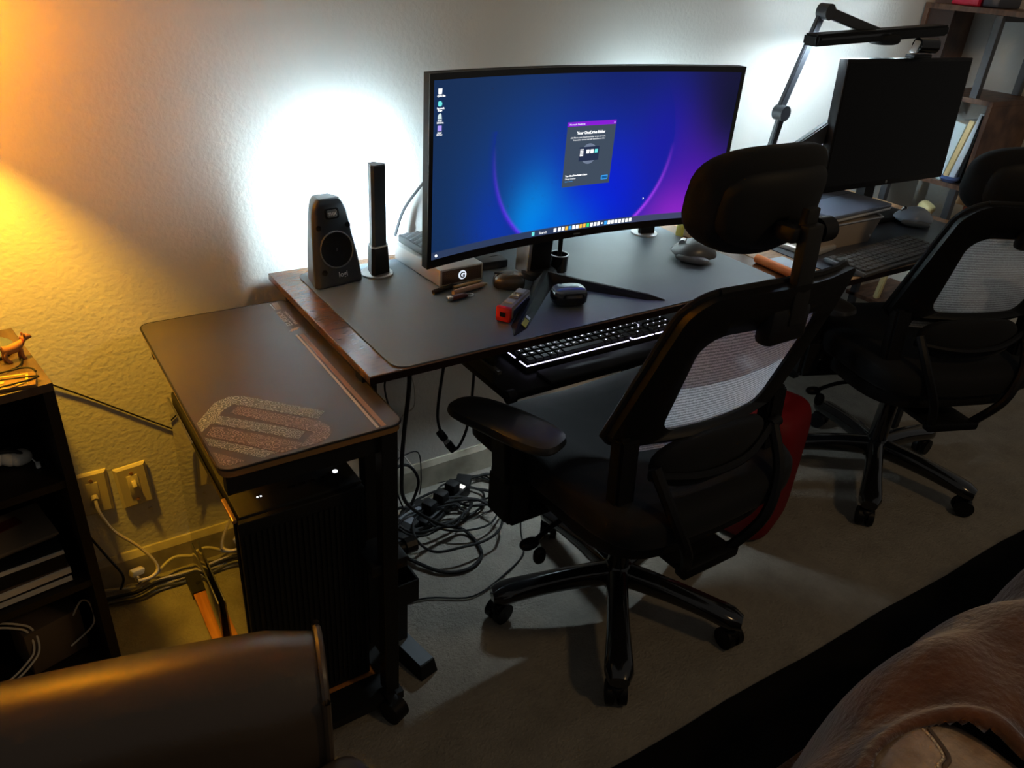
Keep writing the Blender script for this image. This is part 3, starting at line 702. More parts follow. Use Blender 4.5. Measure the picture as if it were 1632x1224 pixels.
l2 = T('tablet', 'silver tablet lying flat beside the chair headrest post', 'tablet', (1.365, -0.375, MZ), math.radians(8))
MB().box((0, 0, 0.007), (0.13, 0.20, 0.014), bev=0.004).build('body', M_alu, l2)
cg = T('charger', 'white charger and coiled lead behind the slate blue laptop', 'charger', (1.855, -0.185, DZ + 0.0005))
MB().box((0, 0, 0.014), (0.05, 0.035, 0.028), bev=0.006).build('plug', M_white, cg)
MB().tube([(0.02, 0, 0.02), (0.05, 0.02, 0.03), (0.07, -0.01, 0.02), (0.03, -0.03, 0.03), (0.0, 0.0, 0.034), (0.04, 0.03, 0.02)], 0.003).build('lead', M_white, cg)

m2 = T('flat_monitor', 'switched off black flat monitor on the far desk', 'monitor', (1.853, -0.298, 1.034)); m2.rotation_euler = (math.radians(-3.6), 0, math.radians(-1.2))
MB().box((0, 0.012, 0), (0.614, 0.030, 0.365), bev=0.003).build('housing', M_blk, m2)
MB().box((0, -0.0035, 0.004), (0.598, 0.001, 0.338)).build('screen', mat('dead_screen', (0.003, 0.0025, 0.002), 0.3, spec=0.12), m2, smooth=False)
b = MB(); b.box((0, 0.06, -0.10), (0.05, 0.03, 0.34)); b.box((0, 0.04, -0.0), (0.14, 0.05, 0.12), bev=0.01); b.build('stand_post', M_blk, m2)
MB().box((0, 0.03, -0.279), (0.24, 0.17, 0.012), bev=0.003).build('stand_base', M_blk, m2)
MB().cyl((0, -0.0031, -0.172), (0, -0.0042, -0.172), 0.005, n=20).build('badge', M_grey, m2)
wc = T('webcam', 'small black webcam clipped on top of the dark monitor', 'webcam', (1.853, -0.30, 1.2185))
MB().box((-0.01, -0.003, 0.006), (0.09, 0.03, 0.010), bev=0.003).build('clip', M_blk, wc)
MB().cyl((-0.02, 0.005, 0.034), (0.045, -0.012, 0.034), 0.020, n=24).build('camera_body', M_gloss, wc)
MB().box((-0.028, 0.004, 0.030), (0.004, 0.02, 0.036), (0, 0.5, 0), 0.001).build('bracket', M_silver, wc)

# arm lamp
al = T('desk_arm_lamp', 'black jointed arm lamp reaching over the dark monitor', 'lamp', (1.47, -0.12, DZ + 0.0005))
A0 = Vector((0.01, 0.0, 0.0)); A1 = Vector((1.462, -0.17, 1.058)) - al.location; A2 = Vector((1.555, -0.17, 1.323)) - al.location
def bar(a, c, w, t, m, name, parent, up=(0, 1, 0)):
    a, c = Vector(a), Vector(c); d = (c - a); L = d.length; d.normalize(); u = Vector(up); s_ = d.cross(u).normalized(); u = s_.cross(d)
    mt = Matrix((( s_.x, u.x, d.x, 0), (s_.y, u.y, d.y, 0), (s_.z, u.z, d.z, 0), (0, 0, 0, 1)))
    t_ = bmesh.new(); bmesh.ops.create_cube(t_, size=1)
    for v in t_.verts: v.co = Vector((v.co.x * w, v.co.y * t, v.co.z * L))
    bmesh.ops.bevel(t_, geom=list(t_.edges), offset=min(w, t) * 0.18, segments=2, affect='EDGES')
    b = MB(); b.merge(t_, Matrix.Translation((a + c) / 2) @ mt); return b.build(name, m, parent)
M_arm = mat('graphite_arm', (0.028, 0.031, 0.037), 0.4)
bar(A0, A1, 0.026, 0.014, M_arm, 'lower_arm', al); bar(A1 + Vector((0, 0.012, 0)), A2 + Vector((0, 0.012, 0)), 0.026, 0.014, M_arm, 'middle_arm', al)
A3 = Vector((1.80, -0.215, 1.265)) - al.location
bar(A2, A3, 0.028, 0.014, M_arm, 'upper_arm', al)
for q in (A1, A2): MB().cyl(q + Vector((0, -0.014, 0)), q + Vector((0, 0.020, 0)), 0.021, n=24).build('joint', M_arm, al)
MB().box((0.01, 0.0, 0.012), (0.06, 0.07, 0.024), bev=0.004).build('clamp', M_arm, al)
B0 = Vector((1.452, -0.215, 1.256)) - al.location; B1 = Vector((2.075, -0.215, 1.287)) - al.location
hdm = bar(B0, B1, 0.030, 0.05, M_blk, 'lamp_head', al)
bar(B0 + Vector((0.03, 0.010, -0.0142)), B1 + Vector((-0.03, 0.010, -0.0142)), 0.003, 0.024, emit('desk_lamp_led', (0.74, 0.90, 1.0), 165), 'led_strip', hdm)
bar(B0 + Vector((0.01, -0.026, 0.004)), B0.lerp(B1, 0.52) + Vector((0, -0.026, 0.004)), 0.006, 0.004, M_gloss, 'groove_trim', hdm)
MB().ell(A3 + Vector((-0.01, 0, -0.004)), (0.12, 0.06, 0.035), 0.6, 0.7).build('swivel', M_blkm, al)
# grey angled support seen left of dark monitor
tag(bar((1.42, -0.262, 0.962), (1.64, -0.262, 1.058), 0.055, 0.018, M_arm, 'monitor_arm', None), 'grey sloping metal arm behind the dark monitor', 'arm')

# ================================================================== open shelf unit on the right
X0, X1 = 2.30, 2.60
sh = T('open_shelf_unit', 'tall staggered brown wood shelf unit with black metal posts', 'shelf', (X0, -0.14, 0))
W = X1 - X0
def sbox(name, x, y0, y1, z0, z1, m, x1=None):
    x1 = W if x1 is None else x1
    return MB().box(((x + x1) / 2, (y0 + y1) / 2 + 0.14, (z0 + z1) / 2), (x1 - x, y1 - y0, z1 - z0)).build(name, m, sh, smooth=False, bevel=0.001)
sbox('top_board', 0, -0.34, -0.005, 1.335, 1.352, M_rack)
sbox('side_board', 0, -0.022, -0.006, 0.80, 1.335, M_rack)
MB().box((0.02, -0.062 + 0.14, 1.15), (0.018, 0.088, 0.37)).build('door_panel', mat('espresso_panel', (0.03, 0.012, 0.007), 0.5), sh, smooth=False)
sbox('middle_board', 0, -0.335, -0.10, 1.070, 1.086, M_rack)
sbox('cubby_side', 0, -0.335, -0.319, 0.808, 1.070, M_rack)
sbox('lower_board', 0, -0.335, -0.022, 0.792, 0.808, M_rack)
sbox('bottom_board', 0, -0.34, -0.022, 0.30, 0.316, M_rack)
for (x, y, z0, z1) in ((0.0, -0.262, 1.086, 1.335), (W - 0.024, -0.262, 1.086, 1.335), (0.0, -0.30, 0.0, 0.792), (W - 0.024, -0.30, 0.0, 0.792), (0.0, -0.05, 0.0, 0.792)):
    sbox('post', x, y - 0.012, y + 0.012, z0, z1, M_rackm, x + 0.024)
sbox('rail', 0.024, -0.274, -0.250, 1.318, 1.335, M_rackm, W - 0.024)
tag(MB().box((2.40, -0.125, 1.385), (0.16, 0.09, 0.065), bev=0.004).build('storage_box', mat('crimson_card', (0.7, 0.02, 0.07), 0.5)), 'bright red box on top of the shelf unit', 'box')
tag(MB().box((2.40, -0.205, 1.378), (0.14, 0.055, 0.05), bev=0.006).build('storage_box', mat('slate_box', (0.06, 0.07, 0.10), 0.5)), 'dark grey box next to the red box on the shelf unit', 'box')
# books leaning in the cubby
def book(y, w, h, lean, m, label, d=0.17, x=2.315):
    t = T('book', label, 'book', (x, y, 0.8095), 0, 'books leaning in the shelf cubby'); t.rotation_euler = (lean, 0, 0)
    MB().box((d / 2, 0, h / 2), (d, w, h), bev=0.002).build('cover', m, t)
    MB().box((d / 2 + 0.004, 0, h / 2), (d, w * 0.7, h - 0.006 + 0.008)).build('pages', M_paper, t, smooth=False)
book(-0.215, 0.046, 0.195, 0.14, mat('pale_blue_cover', (0.60, 0.74, 0.78), 0.5), 'thick pale grey-blue book, leftmost of the leaning row')
book(-0.248, 0.018, 0.208, 0.15, mat('yellow_cover', (0.75, 0.58, 0.28), 0.5), 'yellow book leaning between the pale blue and white books')
book(-0.270, 0.021, 0.235, 0.16, mat('white_cover', (0.70, 0.78, 0.86), 0.4), 'tall white book leaning beside the yellow book')
book(-0.296, 0.012, 0.230, 0.06, M_blkm, 'thin black book leaning behind the tall white book')
tag(MB().lathe([(0, 0), (0.020, 0), (0.034, 0.012), (0.036, 0.022), (0.030, 0.022), (0.018, 0.008), (0, 0.006)], (2.318, -0.268, 0.809)).build('bowl', mat('blue_ceramic', (0.12, 0.2, 0.5), 0.25)), 'small blue bowl on the lower shelf in front of the books', 'bowl')
# yellow toy piece and wood frame behind the desk
yt = T('toy_figure', 'pale yellow plastic toy leaning beyond the far desk', 'toy', (2.33, -0.215, 0.316))
MB().ell((0, 0, 0.385), (0.05, 0.055, 0.035), 0.6, 0.6, r=(0.4, 0, 0)).build('head', mat('pale_yellow', (0.75, 0.68, 0.35), 0.45), yt)
bar((0, 0.055, 0.28), (0, 0.0, 0.385), 0.024, 0.024, MATS['pale_yellow'], 'body', yt); bar((0, 0.08, 0.0), (0, 0.055, 0.29), 0.02, 0.02, MATS['pale_yellow'], 'leg', yt)
tf = T('wooden_crate', 'small wooden crate with red brown frame under the open shelf', 'crate', (2.45, -0.29, 0.316))
MB().box((0, 0, 0.43), (0.15, 0.08, 0.03), bev=0.003).build('lid', mat('pine', (0.5, 0.33, 0.18), 0.5), tf)
for y in (-0.032, 0.032): bar((-0.06, y, 0.0), (-0.06, y, 0.42), 0.016, 0.016, mat('red_brown', (0.3, 0.07, 0.03), 0.5), 'frame_post', tf)
bar((-0.06, -0.032, 0.20), (-0.06, 0.04, 0.40), 0.012, 0.012, MATS['red_brown'], 'brace', tf)
MB().box((0.0, 0, 0.02), (0.14, 0.08, 0.04)).build('base', MATS['pine'], tf, smooth=False)

# ================================================================== office chair
def make_chair(label, loc, rz, base_rot, hd=0.0):
    t = T('office_chair', label, 'chair', loc, rz, 'black mesh office chairs')
    # star base
    for k in range(5):
        a = math.radians(base_rot + 72 * k); d = Vector((math.cos(a), math.sin(a), 0)); n = Vector((-d.y, d.x, 0)); s = []
        for i in range(13):
            u = i / 12; rr = 0.025 + 0.285 * u
            zc = 0.108 - 0.030 * u ** 2.0; w = 0.027 - 0.005 * math.sin(u * PI) + 0.009 * u; h = 0.030 - 0.009 * u
            if i == 12: w *= 0.62; h *= 0.7
            if i == 11: w *= 0.95
            c = d * rr + Vector((0, 0, zc)); ring = []
            for q in range(12):
                th = 2 * PI * q / 12; cx = math.copysign(abs(math.cos(th)) ** 0.7, math.cos(th)); cz = math.copysign(abs(math.sin(th)) ** 0.8, math.sin(th))
                ring.append(c + n * cx * w + Vector((0, 0, cz * h)))
            s.append(ring)
        b = MB(); b.sweep(s); lgo = b.build('base_leg', M_gloss, t, angle=60)
        c = d * 0.29; sw = math.radians(40 * math.sin(k * 2.1 + base_rot)); wd_ = (Matrix.Rotation(sw, 3, 'Z') @ n)
        b = MB(); b.cyl(c + wd_ * -0.022 + Vector((0, 0, 0.0275)) , c + wd_ * -0.006 + Vector((0, 0, 0.0275)), 0.027, n=24)
        b.cyl(c + wd_ * 0.006 + Vector((0, 0, 0.0275)), c + wd_ * 0.022 + Vector((0, 0, 0.0275)), 0.027, n=24)
        b.cyl(c + Vector((0, 0, 0.03)), c + Vector((0, 0, 0.072)), 0.011, n=12)
        b.ell(c + Vector((0, 0, 0.040)), (0.044, 0.044, 0.036), 0.8, 0.8, 14, 8)
        b.build('caster', M_blk, lgo)
    b = MB(); b.lathe([(0, 0.075), (0.036, 0.078), (0.040, 0.10), (0.037, 0.130), (0.028, 0.14), (0.027, 0.27), (0.016, 0.275), (0.016, 0.345), (0, 0.345)]); b.build('gas_lift', M_gloss, t)
    # mechanism + levers
    b = MB(); b.box((0, -0.01, 0.352), (0.17, 0.22, 0.05), bev=0.012); b.build('tilt_mechanism', M_blk, t)
    b = MB(); b.tube([(-0.08, 0.0, 0.35), (-0.20, 0.0, 0.345), (-0.285, -0.02, 0.335)], 0.006); b.ell((-0.295, -0.02, 0.335), (0.045, 0.028, 0.022), 0.8, 0.8); b.ell((-0.285, -0.045, 0.318), (0.028, 0.022, 0.040), 0.8, 0.8)
    b.build('height_lever', M_blk, t)
    # seat
    def fs_(x, y, z):
        dz = -0.05 * max(0, (y - 0.15) / 0.11) ** 2 * 0.5 + 0.02 * (abs(x) / 0.26) ** 2 - 0.018 * max(0, 1 - ((x / 0.18) ** 2 + (y / 0.2) ** 2))
        return (x * (1 + 0.06 * y / 0.26), y, z + dz)
    MB().ell((0, 0.02, 0.462), (0.565, 0.56, 0.105), 0.5, 0.34, 56, 20, fn=fs_).build('seat_cushion', M_fab, t)
    MB().ell((0, 0.0, 0.412), (0.49, 0.48, 0.085), 0.6, 0.5, 40, 12).build('seat_shell', M_blkm, t)
    # backrest frame
    yb = lambda z: -0.197 - (z - 0.675) * 0.332
    def P3(x, z, o=0): return Vector((x, yb(z) + 0.85 * x * x + o, z))
    def outl(hw0, hw1, z0, z1, r0, r1, n=8):
        pts = []
        for cx, cz, r, a0 in ((hw1 - r1, z1 - r1, r1, 0), (-(hw1 - r1), z1 - r1, r1, 90), (-(hw0 - r0), z0 + r0, r0, 180), (hw0 - r0, z0 + r0, r0, 270)):
            for i in range(n + 1):
                a = math.radians(a0 + 90 * i / n); pts.append((cx + r * math.cos(a), cz + r * math.sin(a)))
        return pts
    N = 8; O = outl(0.235, 0.212, 0.628, 0.972, 0.035, 0.07); I = outl(0.140, 0.150, 0.655, 0.885, 0.035, 0.045)
    # resample straight sides for curvature
    def dense(p, k=4):
        out = []
        for i in range(len(p)):
            a_, b_ = p[i], p[(i + 1) % len(p)]
            for q in range(k): out.append((a_[0] + (b_[0] - a_[0]) * q / k, a_[1] + (b_[1] - a_[1]) * q / k))
        return out
    O = dense(O); I = dense(I)
    bm_ = MB(); n_ = len(O); rings = []
    for (oi, sc_, off) in (('O', 1, -0.010), ('O', 1, 0.014), ('M', 0, 0.022), ('I', 1, 0.010), ('I', 1, -0.002), ('M', 0, -0.018)):
        ring = []
        for k in range(n_):
            if oi == 'O': x, z = O[k]
            elif oi == 'I': x, z = I[k]
            else: x, z = ((O[k][0] + I[k][0]) / 2, (O[k][1] + I[k][1]) / 2)
            ring.append(P3(x, z, off))
        rings.append(ring)
    vs = [v for r_ in rings for v in r_]; fs = []
    for a_ in range(6):
        c_ = (a_ + 1) % 6
        for k in range(n_): j = (k + 1) % n_; fs.append([a_ * n_ + k, a_ * n_ + j, c_ * n_ + j, c_ * n_ + k])
    bm_._add(vs, fs); fr = bm_.build('back_frame', M_blk, t, angle=60)
    rib = MB(); rib.tube([P3(x, z, 0.012) for x, z in [O[k] for k in range(0, n_, 3)]], 0.007, sub=2, closed=True); rib.build('frame_piping', M_fab, fr)
    # mesh panel
    b = MB(); vs = []; fs = []; nn = 16
    for j in range(nn + 1):
        z = 0.60 + (0.90 - 0.60) * j / nn
        for i in range(nn + 1):
            x = -0.158 + 0.316 * i / nn; vs.append(P3(x, z, 0.004))
    for j in range(nn):
        for i in range(nn): a_ = j * (nn + 1) + i; fs.append((a_, a_ + 1, a_ + nn + 2, a_ + nn + 1))
    b._add(vs, fs); b.build('back_mesh', M_mesh, t)
    # lower brackets, lumbar, loop support
    for s_ in (-1, 1):
        bar(P3(s_ * 0.205, 0.66, -0.002), (s_ * 0.205, -0.175, 0.43), 0.050, 0.035, M_blk, 'back_bracket', t, up=(0, 1, 0))
        b = MB(); b.tube([(s_ * 0.165, -0.205, 0.60), (s_ * 0.150, -0.255, 0.52), (s_ * 0.112, -0.275, 0.43), (s_ * 0.066, -0.245, 0.345)], 0.012, n=8); b.build('support_bar', M_blk, t)
    MB().ell((0, -0.205, 0.585), (0.31, 0.045, 0.12), 0.8, 0.7, fn=lambda x, y, z: (x, y + 0.9 * x * x, z)).build('lumbar_pad', M_fab, t)
    b = MB(); b.tube([(-0.165, -0.195, 0.575), (-0.08, -0.228, 0.568), (0, -0.236, 0.566), (0.08, -0.228, 0.572), (0.165, -0.200, 0.598)], 0.009); b.build('lumbar_bar', M_blk, t)
    MB().cyl((0.16, -0.20, 0.597), (0.19, -0.195, 0.60), 0.013).build('lumbar_knob', M_blk, t)
    b = MB(); b.box((0, -0.165, 0.334), (0.15, 0.19, 0.016), (-0.06, 0, 0), 0.005); b.box((0, -0.245, 0.338), (0.16, 0.03, 0.026), bev=0.006); b.build('support_plate', M_blk, t)
    # headrest
    def fh(x, y, z): return (x, y + 1.5 * x * x - 0.12 * z, z * (1 - 0.15 * (abs(x) / 0.165) ** 2) - 0.06 * (1 - (x / 0.165) ** 2) * 0.2)
    MB().ell((0.004, -0.192, 1.094 - hd), (0.312, 0.070, 0.186), 0.62, 0.75, 40, 18, r=(0, 0, 0), fn=lambda x, y, z: fh(x, y, z)).build('headrest_pad', M_fab, t)
    MB().ell((0.004, -0.212, 1.088 - hd), (0.25, 0.060, 0.14), 0.6, 0.75, 36, 14, fn=lambda x, y, z: fh(x, y, z)).build('headrest_shell', M_blkm, t)
    b = MB(); b.box((0, -0.292, 0.985 - hd / 2), (0.042, 0.020, 0.17 - hd), (-0.06, 0, 0), 0.005); b.box((0, -0.278, 1.065 - hd), (0.030, 0.016, 0.06), bev=0.004); b.build('headrest_post', M_blkm, t)
    b = MB(); b.box((0.0, -0.262, 1.052 - hd), (0.075, 0.045, 0.028), bev=0.008); b.cyl((0.030, -0.275, 1.052 - hd), (0.062, -0.275, 1.052 - hd), 0.021, n=20); b.build('headrest_hinge', M_blk, t)
    MB().box((-0.01, -0.285, 0.90), (0.10, 0.035, 0.07), bev=0.012).build('post_socket', M_blk, fr)
    # armrests
    for s_ in (-1, 1):
        ar = bar((s_ * 0.300, 0.055, 0.36), (s_ * 0.318, 0.055, 0.59), 0.050, 0.065, M_blk, 'armrest', t)
        bar((s_ * 0.303, 0.055, 0.365), (s_ * 0.303, 0.055, 0.48), 0.062, 0.085, M_blkm, 'arm_sleeve', ar)
        MB().box((s_ * 0.20, 0.05, 0.372), (0.24, 0.07, 0.018), bev=0.006).build('arm_bracket', M_blk, ar)
        def fa(x, y, z):
            k = y / 0.135
            return (x * (1.0 - 0.10 * k), y, z - 0.012 * max(0, k) ** 2 + (0.004 if z > 0 else 0))
        MB().ell((s_ * 0.330, 0.052, 0.603), (0.098, 0.268, 0.034), 0.7, 0.62, 30, 12, r=(0, 0, s_ * math.radians(-20)), fn=fa).build('arm_pad', mat('arm_pad_rubber', (0.02, 0.021, 0.023), 0.42), ar)
    return t
make_chair('black mesh office chair with headrest in front of the wide curved monitor', (0.590, -0.660, 0), 0.0, 15.6)
make_chair('black mesh office chair farther right, facing the dark monitor, headrest cut by the frame edge', (1.705, -0.622, 0), math.radians(-22), 19, 0.085)

# ================================================================== red shell thing between chairs
rd = T('red_suitcase', 'red rounded case standing on the carpet behind the nearer chair', 'case', (1.150, -0.590, 0), math.radians(20))
MB().ell((0, 0, 0.205), (0.24, 0.20, 0.41), 0.35, 0.5, 32, 18).build('shell', M_red, rd)
MB().tube([(-0.05, 0, 0.405), (-0.05, 0, 0.43), (0.05, 0, 0.43), (0.05, 0, 0.405)], 0.007, sub=2).build('handle', M_blk, rd)

# ================================================================== side cart
CX0, CX1, CY0, CY1, CZ = -0.292, 0.010, -0.668, -0.100, 0.712
ct = T('rolling_cart', 'tall black framed cart with a padded top beside the desk', 'cart', ((CX0 + CX1) / 2, (CY0 + CY1) / 2, 0))
cw, cdp = CX1 - CX0, CY1 - CY0
MB().prism(rrect(-cw / 2, -cdp / 2, cw / 2, cdp / 2, 0.02), CZ - 0.016, CZ - 0.004).build('cart_top', M_bronze, ct, angle=60)
for sx, sy in ((1, -1), (1, 1)):
    lg_ = MB().box((sx * (cw / 2 - 0.022), sy * (cdp / 2 - 0.022), (0.052 + CZ - 0.016) / 2), (0.030, 0.030, CZ - 0.016 - 0.052)).build('leg', M_steel, ct, smooth=False, bevel=0.002)
    b = MB(); c = Vector((sx * (cw / 2 - 0.030), sy * (cdp / 2 + 0.016), 0.026))
    b.cyl(c + Vector((-0.015, -0.006, 0)), c + Vector((0.015, 0.006, 0)), 0.026, n=24); b.box(c + Vector((0, -sy * 0.018, 0.012)), (0.026, 0.045, 0.03), bev=0.006)
    b.build('caster', M_blk, lg_)
b = MB(); b.box((0, -cdp / 2 + 0.03, CZ - 0.040), (cw - 0.02, 0.02, 0.045)); b.box((0, cdp / 2 - 0.03, CZ - 0.040), (cw - 0.02, 0.02, 0.045))
b.box((cw / 2 - 0.022, 0, CZ - 0.035), (0.02, cdp - 0.04, 0.035))
b.build('top_rails', M_steel, ct, smooth=False)
MB().box((0, 0, 0.036), (cw - 0.004, cdp - 0.01, 0.012), bev=0.002).build('bottom_shelf', M_shelfwood, ct)
MB().box((cw / 2 - 0.015, 0, 0.036), (0.030, cdp - 0.14, 0.020)).build('shelf_shade_rail', M_steel, ct, smooth=False)  # black strip added to give the shade on the shelf's right edge
for sy in (-1, 1):
    MB().box((0, sy * (cdp / 2 - 0.036), 0.036), (cw, 0.070, 0.020)).build('shelf_shade_rail', M_steel, ct, smooth=False)  # rail widened in black to stand for shade on the wood
    c = Vector((-cw / 2 + 0.030, sy * (cdp / 2 - 0.04), 0.0235)); b = MB()
    b.cyl(c + Vector((-0.014, -0.004, 0)), c + Vector((0.014, 0.004, 0)), 0.0235, n=24); b.cyl(c, c + Vector((0, 0.008, 0.030)), 0.009); b.build('caster', M_blk, ct)
b = MB(); b.box((cw / 2 - 0.030, 0.03, 0.37), (0.012, 0.10, 0.60)); b.build('side_plate', M_steel, ct, smooth=False)
b = MB(); b.box((cw / 2 - 0.02, -cdp / 2 + 0.055, 0.385), (0.075, 0.08, 0.026), bev=0.004); b.cyl((cw / 2 + 0.01, -cdp / 2 + 0.055, 0.385), (cw / 2 + 0.045, -cdp / 2 + 0.055, 0.385), 0.010); b.cyl((cw / 2 + 0.030, -cdp / 2 + 0.055, 0.385), (cw / 2 + 0.052, -cdp / 2 + 0.055, 0.385), 0.016, n=10)
b.build('clamp_knob', M_steel, ct)
# padded mat with printed emblem (world coordinates, its own empty at origin of the cart top)
cm = T('gaming_mat', 'dark padded mat printed with a striped emblem on the cart top', 'mat', (0, 0, CZ - 0.0035))
M_pad = mat('brown_black_cloth', (0.050, 0.045, 0.043), 0.42, spec=0.4, bump=(600, 0.1, 0.0005))
MB().prism(rrect(CX0 - 0.001, CY0 - 0.002, CX1 + 0.001, CY1 + 0.002, 0.022), 0, 0.0035).build('pad', M_pad, cm, angle=60)
MB().tube([(x, y, 0.002) for x, y in rrect(CX0 - 0.001, CY0 - 0.002, CX1 + 0.001, CY1 + 0.002, 0.022)], 0.0021, sub=1, closed=True).build('stitched_edge', M_blkm, cm)
def ringed(name, bg, fg):
    m = mat(name, bg, 0.5); nt = m.node_tree; b_ = nt.nodes['Principled BSDF']
    N = nt.nodes.new; L = nt.links.new
    tc = N('ShaderNodeTexCoord'); v = N('ShaderNodeTexVoronoi'); v.feature = 'F1'; v.inputs['Scale'].default_value = 85; v.inputs['Randomness'].default_value = 0.85
    s = N('ShaderNodeMath'); s.operation = 'MULTIPLY'; s.inputs[1].default_value = 22.0
    c = N('ShaderNodeMath'); c.operation = 'SINE'; r_ = N('ShaderNodeValToRGB')
    r_.color_ramp.elements[0].position = 0.45; r_.color_ramp.elements[0].color = (*bg, 1); r_.color_ramp.elements[1].position = 0.8; r_.color_ramp.elements[1].color = (*fg, 1)
    L(tc.outputs['Object'], v.inputs[0]); L(v.outputs['Distance'], s.inputs[0]); L(s.outputs[0], c.inputs[0]); L(c.outputs[0], r_.inputs[0]); L(r_.outputs[0], b_.inputs['Base Color'])
    return m
M_pg = ringed('emblem_green_grey', (0.09, 0.115, 0.115), (0.40, 0.47, 0.47)); M_pb = ringed('emblem_brown', (0.085, 0.068, 0.060), (0.33, 0.28, 0.26))
g1 = [(-0.288, -0.519), (-0.245, -0.466), (-0.219, -0.458), (-0.198, -0.465), (-0.093, -0.576), (-0.112, -0.594), (-0.218, -0.486), (-0.238, -0.495), (-0.25, -0.511), (-0.143, -0.62), (-0.161, -0.638), (-0.267, -0.529), (-0.288, -0.548)]
g3 = [(-0.288, -0.566), (-0.203, -0.658), (-0.227, -0.662), (-0.288, -0.592)]
b1 = [(-0.215, -0.495), (-0.113, -0.6), (-0.104, -0.623), (-0.107, -0.642), (-0.119, -0.656), (-0.136, -0.662), (-0.16, -0.662), (-0.197, -0.662), (-0.284, -0.561), (-0.267, -0.537), (-0.159, -0.652), (-0.133, -0.629), (-0.232, -0.511)]
b3 = [(-0.288, -0.612), (-0.252, -0.658), (-0.278, -0.658), (-0.287, -0.651)]
for nm, p, m in (('printed_stripe', g1, M_pg), ('printed_stripe', g3, M_pg), ('printed_stripe', b1, M_pb), ('printed_stripe', b3, M_pb),
                 ('printed_line', [(-0.034, -0.275), (-0.030, -0.275), (-0.033, -0.664), (-0.038, -0.664)], M_text),
                 ('printed_line', [(-0.026, -0.276), (-0.018, -0.277), (-0.020, -0.664), (-0.029, -0.664)], mat('print_brown', (0.30, 0.19, 0.14), 0.5)),
                 ('printed_line', [(-0.031, -0.106), (-0.0285, -0.106), (-0.0285, -0.142), (-0.031, -0.142)], mat('print_blue', (0.45, 0.6, 0.75), 0.5)),
                 ('printed_line', [(-0.026, -0.106), (-0.013, -0.106), (-0.017, -0.142), (-0.026, -0.142)], mat('print_grey', (0.25, 0.28, 0.28), 0.5))):
    MB().prism(p, 0.0034, 0.0039).build(nm, m, cm, smooth=False)
hx, hy, hr = -0.0265, -0.249, 0.0155
b = MB()
for k, off in enumerate((-0.0085, -0.0028, 0.0028, 0.0085)):
    L_ = 0.010 if k in (0, 3) else 0.014
    b.box((hx + off * 0.9, hy + off * 0.2, 0.0037), (0.0028, L_ * 1.3, 0.0005), (0, 0, -0.75))
b.build('printed_logo', M_text, cm, smooth=False)
text('lettering', 'EUREKA', 0.0165, M_text, cm, None, mtx=Matrix.Translation((-0.0225, -0.230, 0.0040)) @ rotm(0, 0, PI / 2) @ Matrix.Diagonal((1.28, 1.0, 1, 1)), bold=0.0002)
text('lettering', 'ERGONOMIC', 0.0078, M_text, cm, None, mtx=Matrix.Translation((-0.0125, -0.228, 0.0040)) @ rotm(0, 0, PI / 2) @ Matrix.Diagonal((1.55, 1.0, 1, 1)), bold=0.0002)

# ================================================================== computer tower
pcx0, pcx1, pcy0, pcy1, pz0, pz1 = -0.262, -0.028, -0.576, -0.095, 0.0425, 0.545
tw = T('computer_tower', 'tall black computer tower with glass side on the cart shelf', 'computer', ((pcx0 + pcx1) / 2, (pcy0 + pcy1) / 2, pz0))
pw, pd, ph = pcx1 - pcx0, pcy1 - pcy0, pz1 - pz0
MB().box((0.003, 0, ph / 2), (pw - 0.008, pd, ph), bev=0.004).build('case', M_blkm, tw)
b = MB()
b.box((0, -pd / 2 - 0.006, ph / 2), (pw - 0.004, 0.012, ph - 0.01), bev=0.002)
for k in range(22): b.box((-pw / 2 + 0.012 + k * 0.0102, -pd / 2 - 0.0135, ph / 2 - 0.005), (0.0045, 0.004, ph - 0.05))
b.build('front_panel', M_blkm, tw, smooth=False)
MB().box((-pw / 2, 0, ph / 2 + 0.005), (0.004, pd - 0.01, ph - 0.03)).build('glass_side', M_glass, tw, smooth=False)
MB().box((-pw / 2 - 0.001, -pd / 2 + 0.03, ph - 0.003), (0.008, 0.07, 0.008), bev=0.002).build('trim_strip', M_bronze, tw)
pb = MB().lathe([(0, 0), (0.011, 0), (0.011, 0.0015), (0.008, 0.003), (0, 0.003)], (pw / 2 - 0.035, -pd / 2 + 0.045, ph)).build('power_button', M_gloss, tw)
MB().lathe([(0, 0.003), (0.005, 0.003), (0.0045, 0.0045), (0, 0.005)], (pw / 2 - 0.035, -pd / 2 + 0.045, ph)).build('button_light', emit('power_led', (0.9, 0.95, 1.0), 1.5), pb)
b = MB()
for k, w in enumerate((0.005, 0.009, 0.012, 0.012)): b.box((pw / 2 - 0.060 - k * 0.02, -pd / 2 + 0.042, ph + 0.0006), (w, 0.0045, 0.0012))
b.build('front_ports', M_gloss, tw, smooth=False)
b = MB()
for k in range(2): b.box((-pw / 2 + 0.052 + k * 0.006, -pd / 2 + 0.040, ph + 0.0006), (0.003, 0.003, 0.0012))
b.build('status_lights', E_wh, tw, smooth=False)
# thin panel leaning beside the tower
tag(MB().box((-0.272, -0.25, 0.105), (0.004, 0.22, 0.125), (0, 0.02, 0), 0.001).build('tinted_panel', M_glass), 'thin dark panel standing on the cart shelf against the glass side', 'panel')

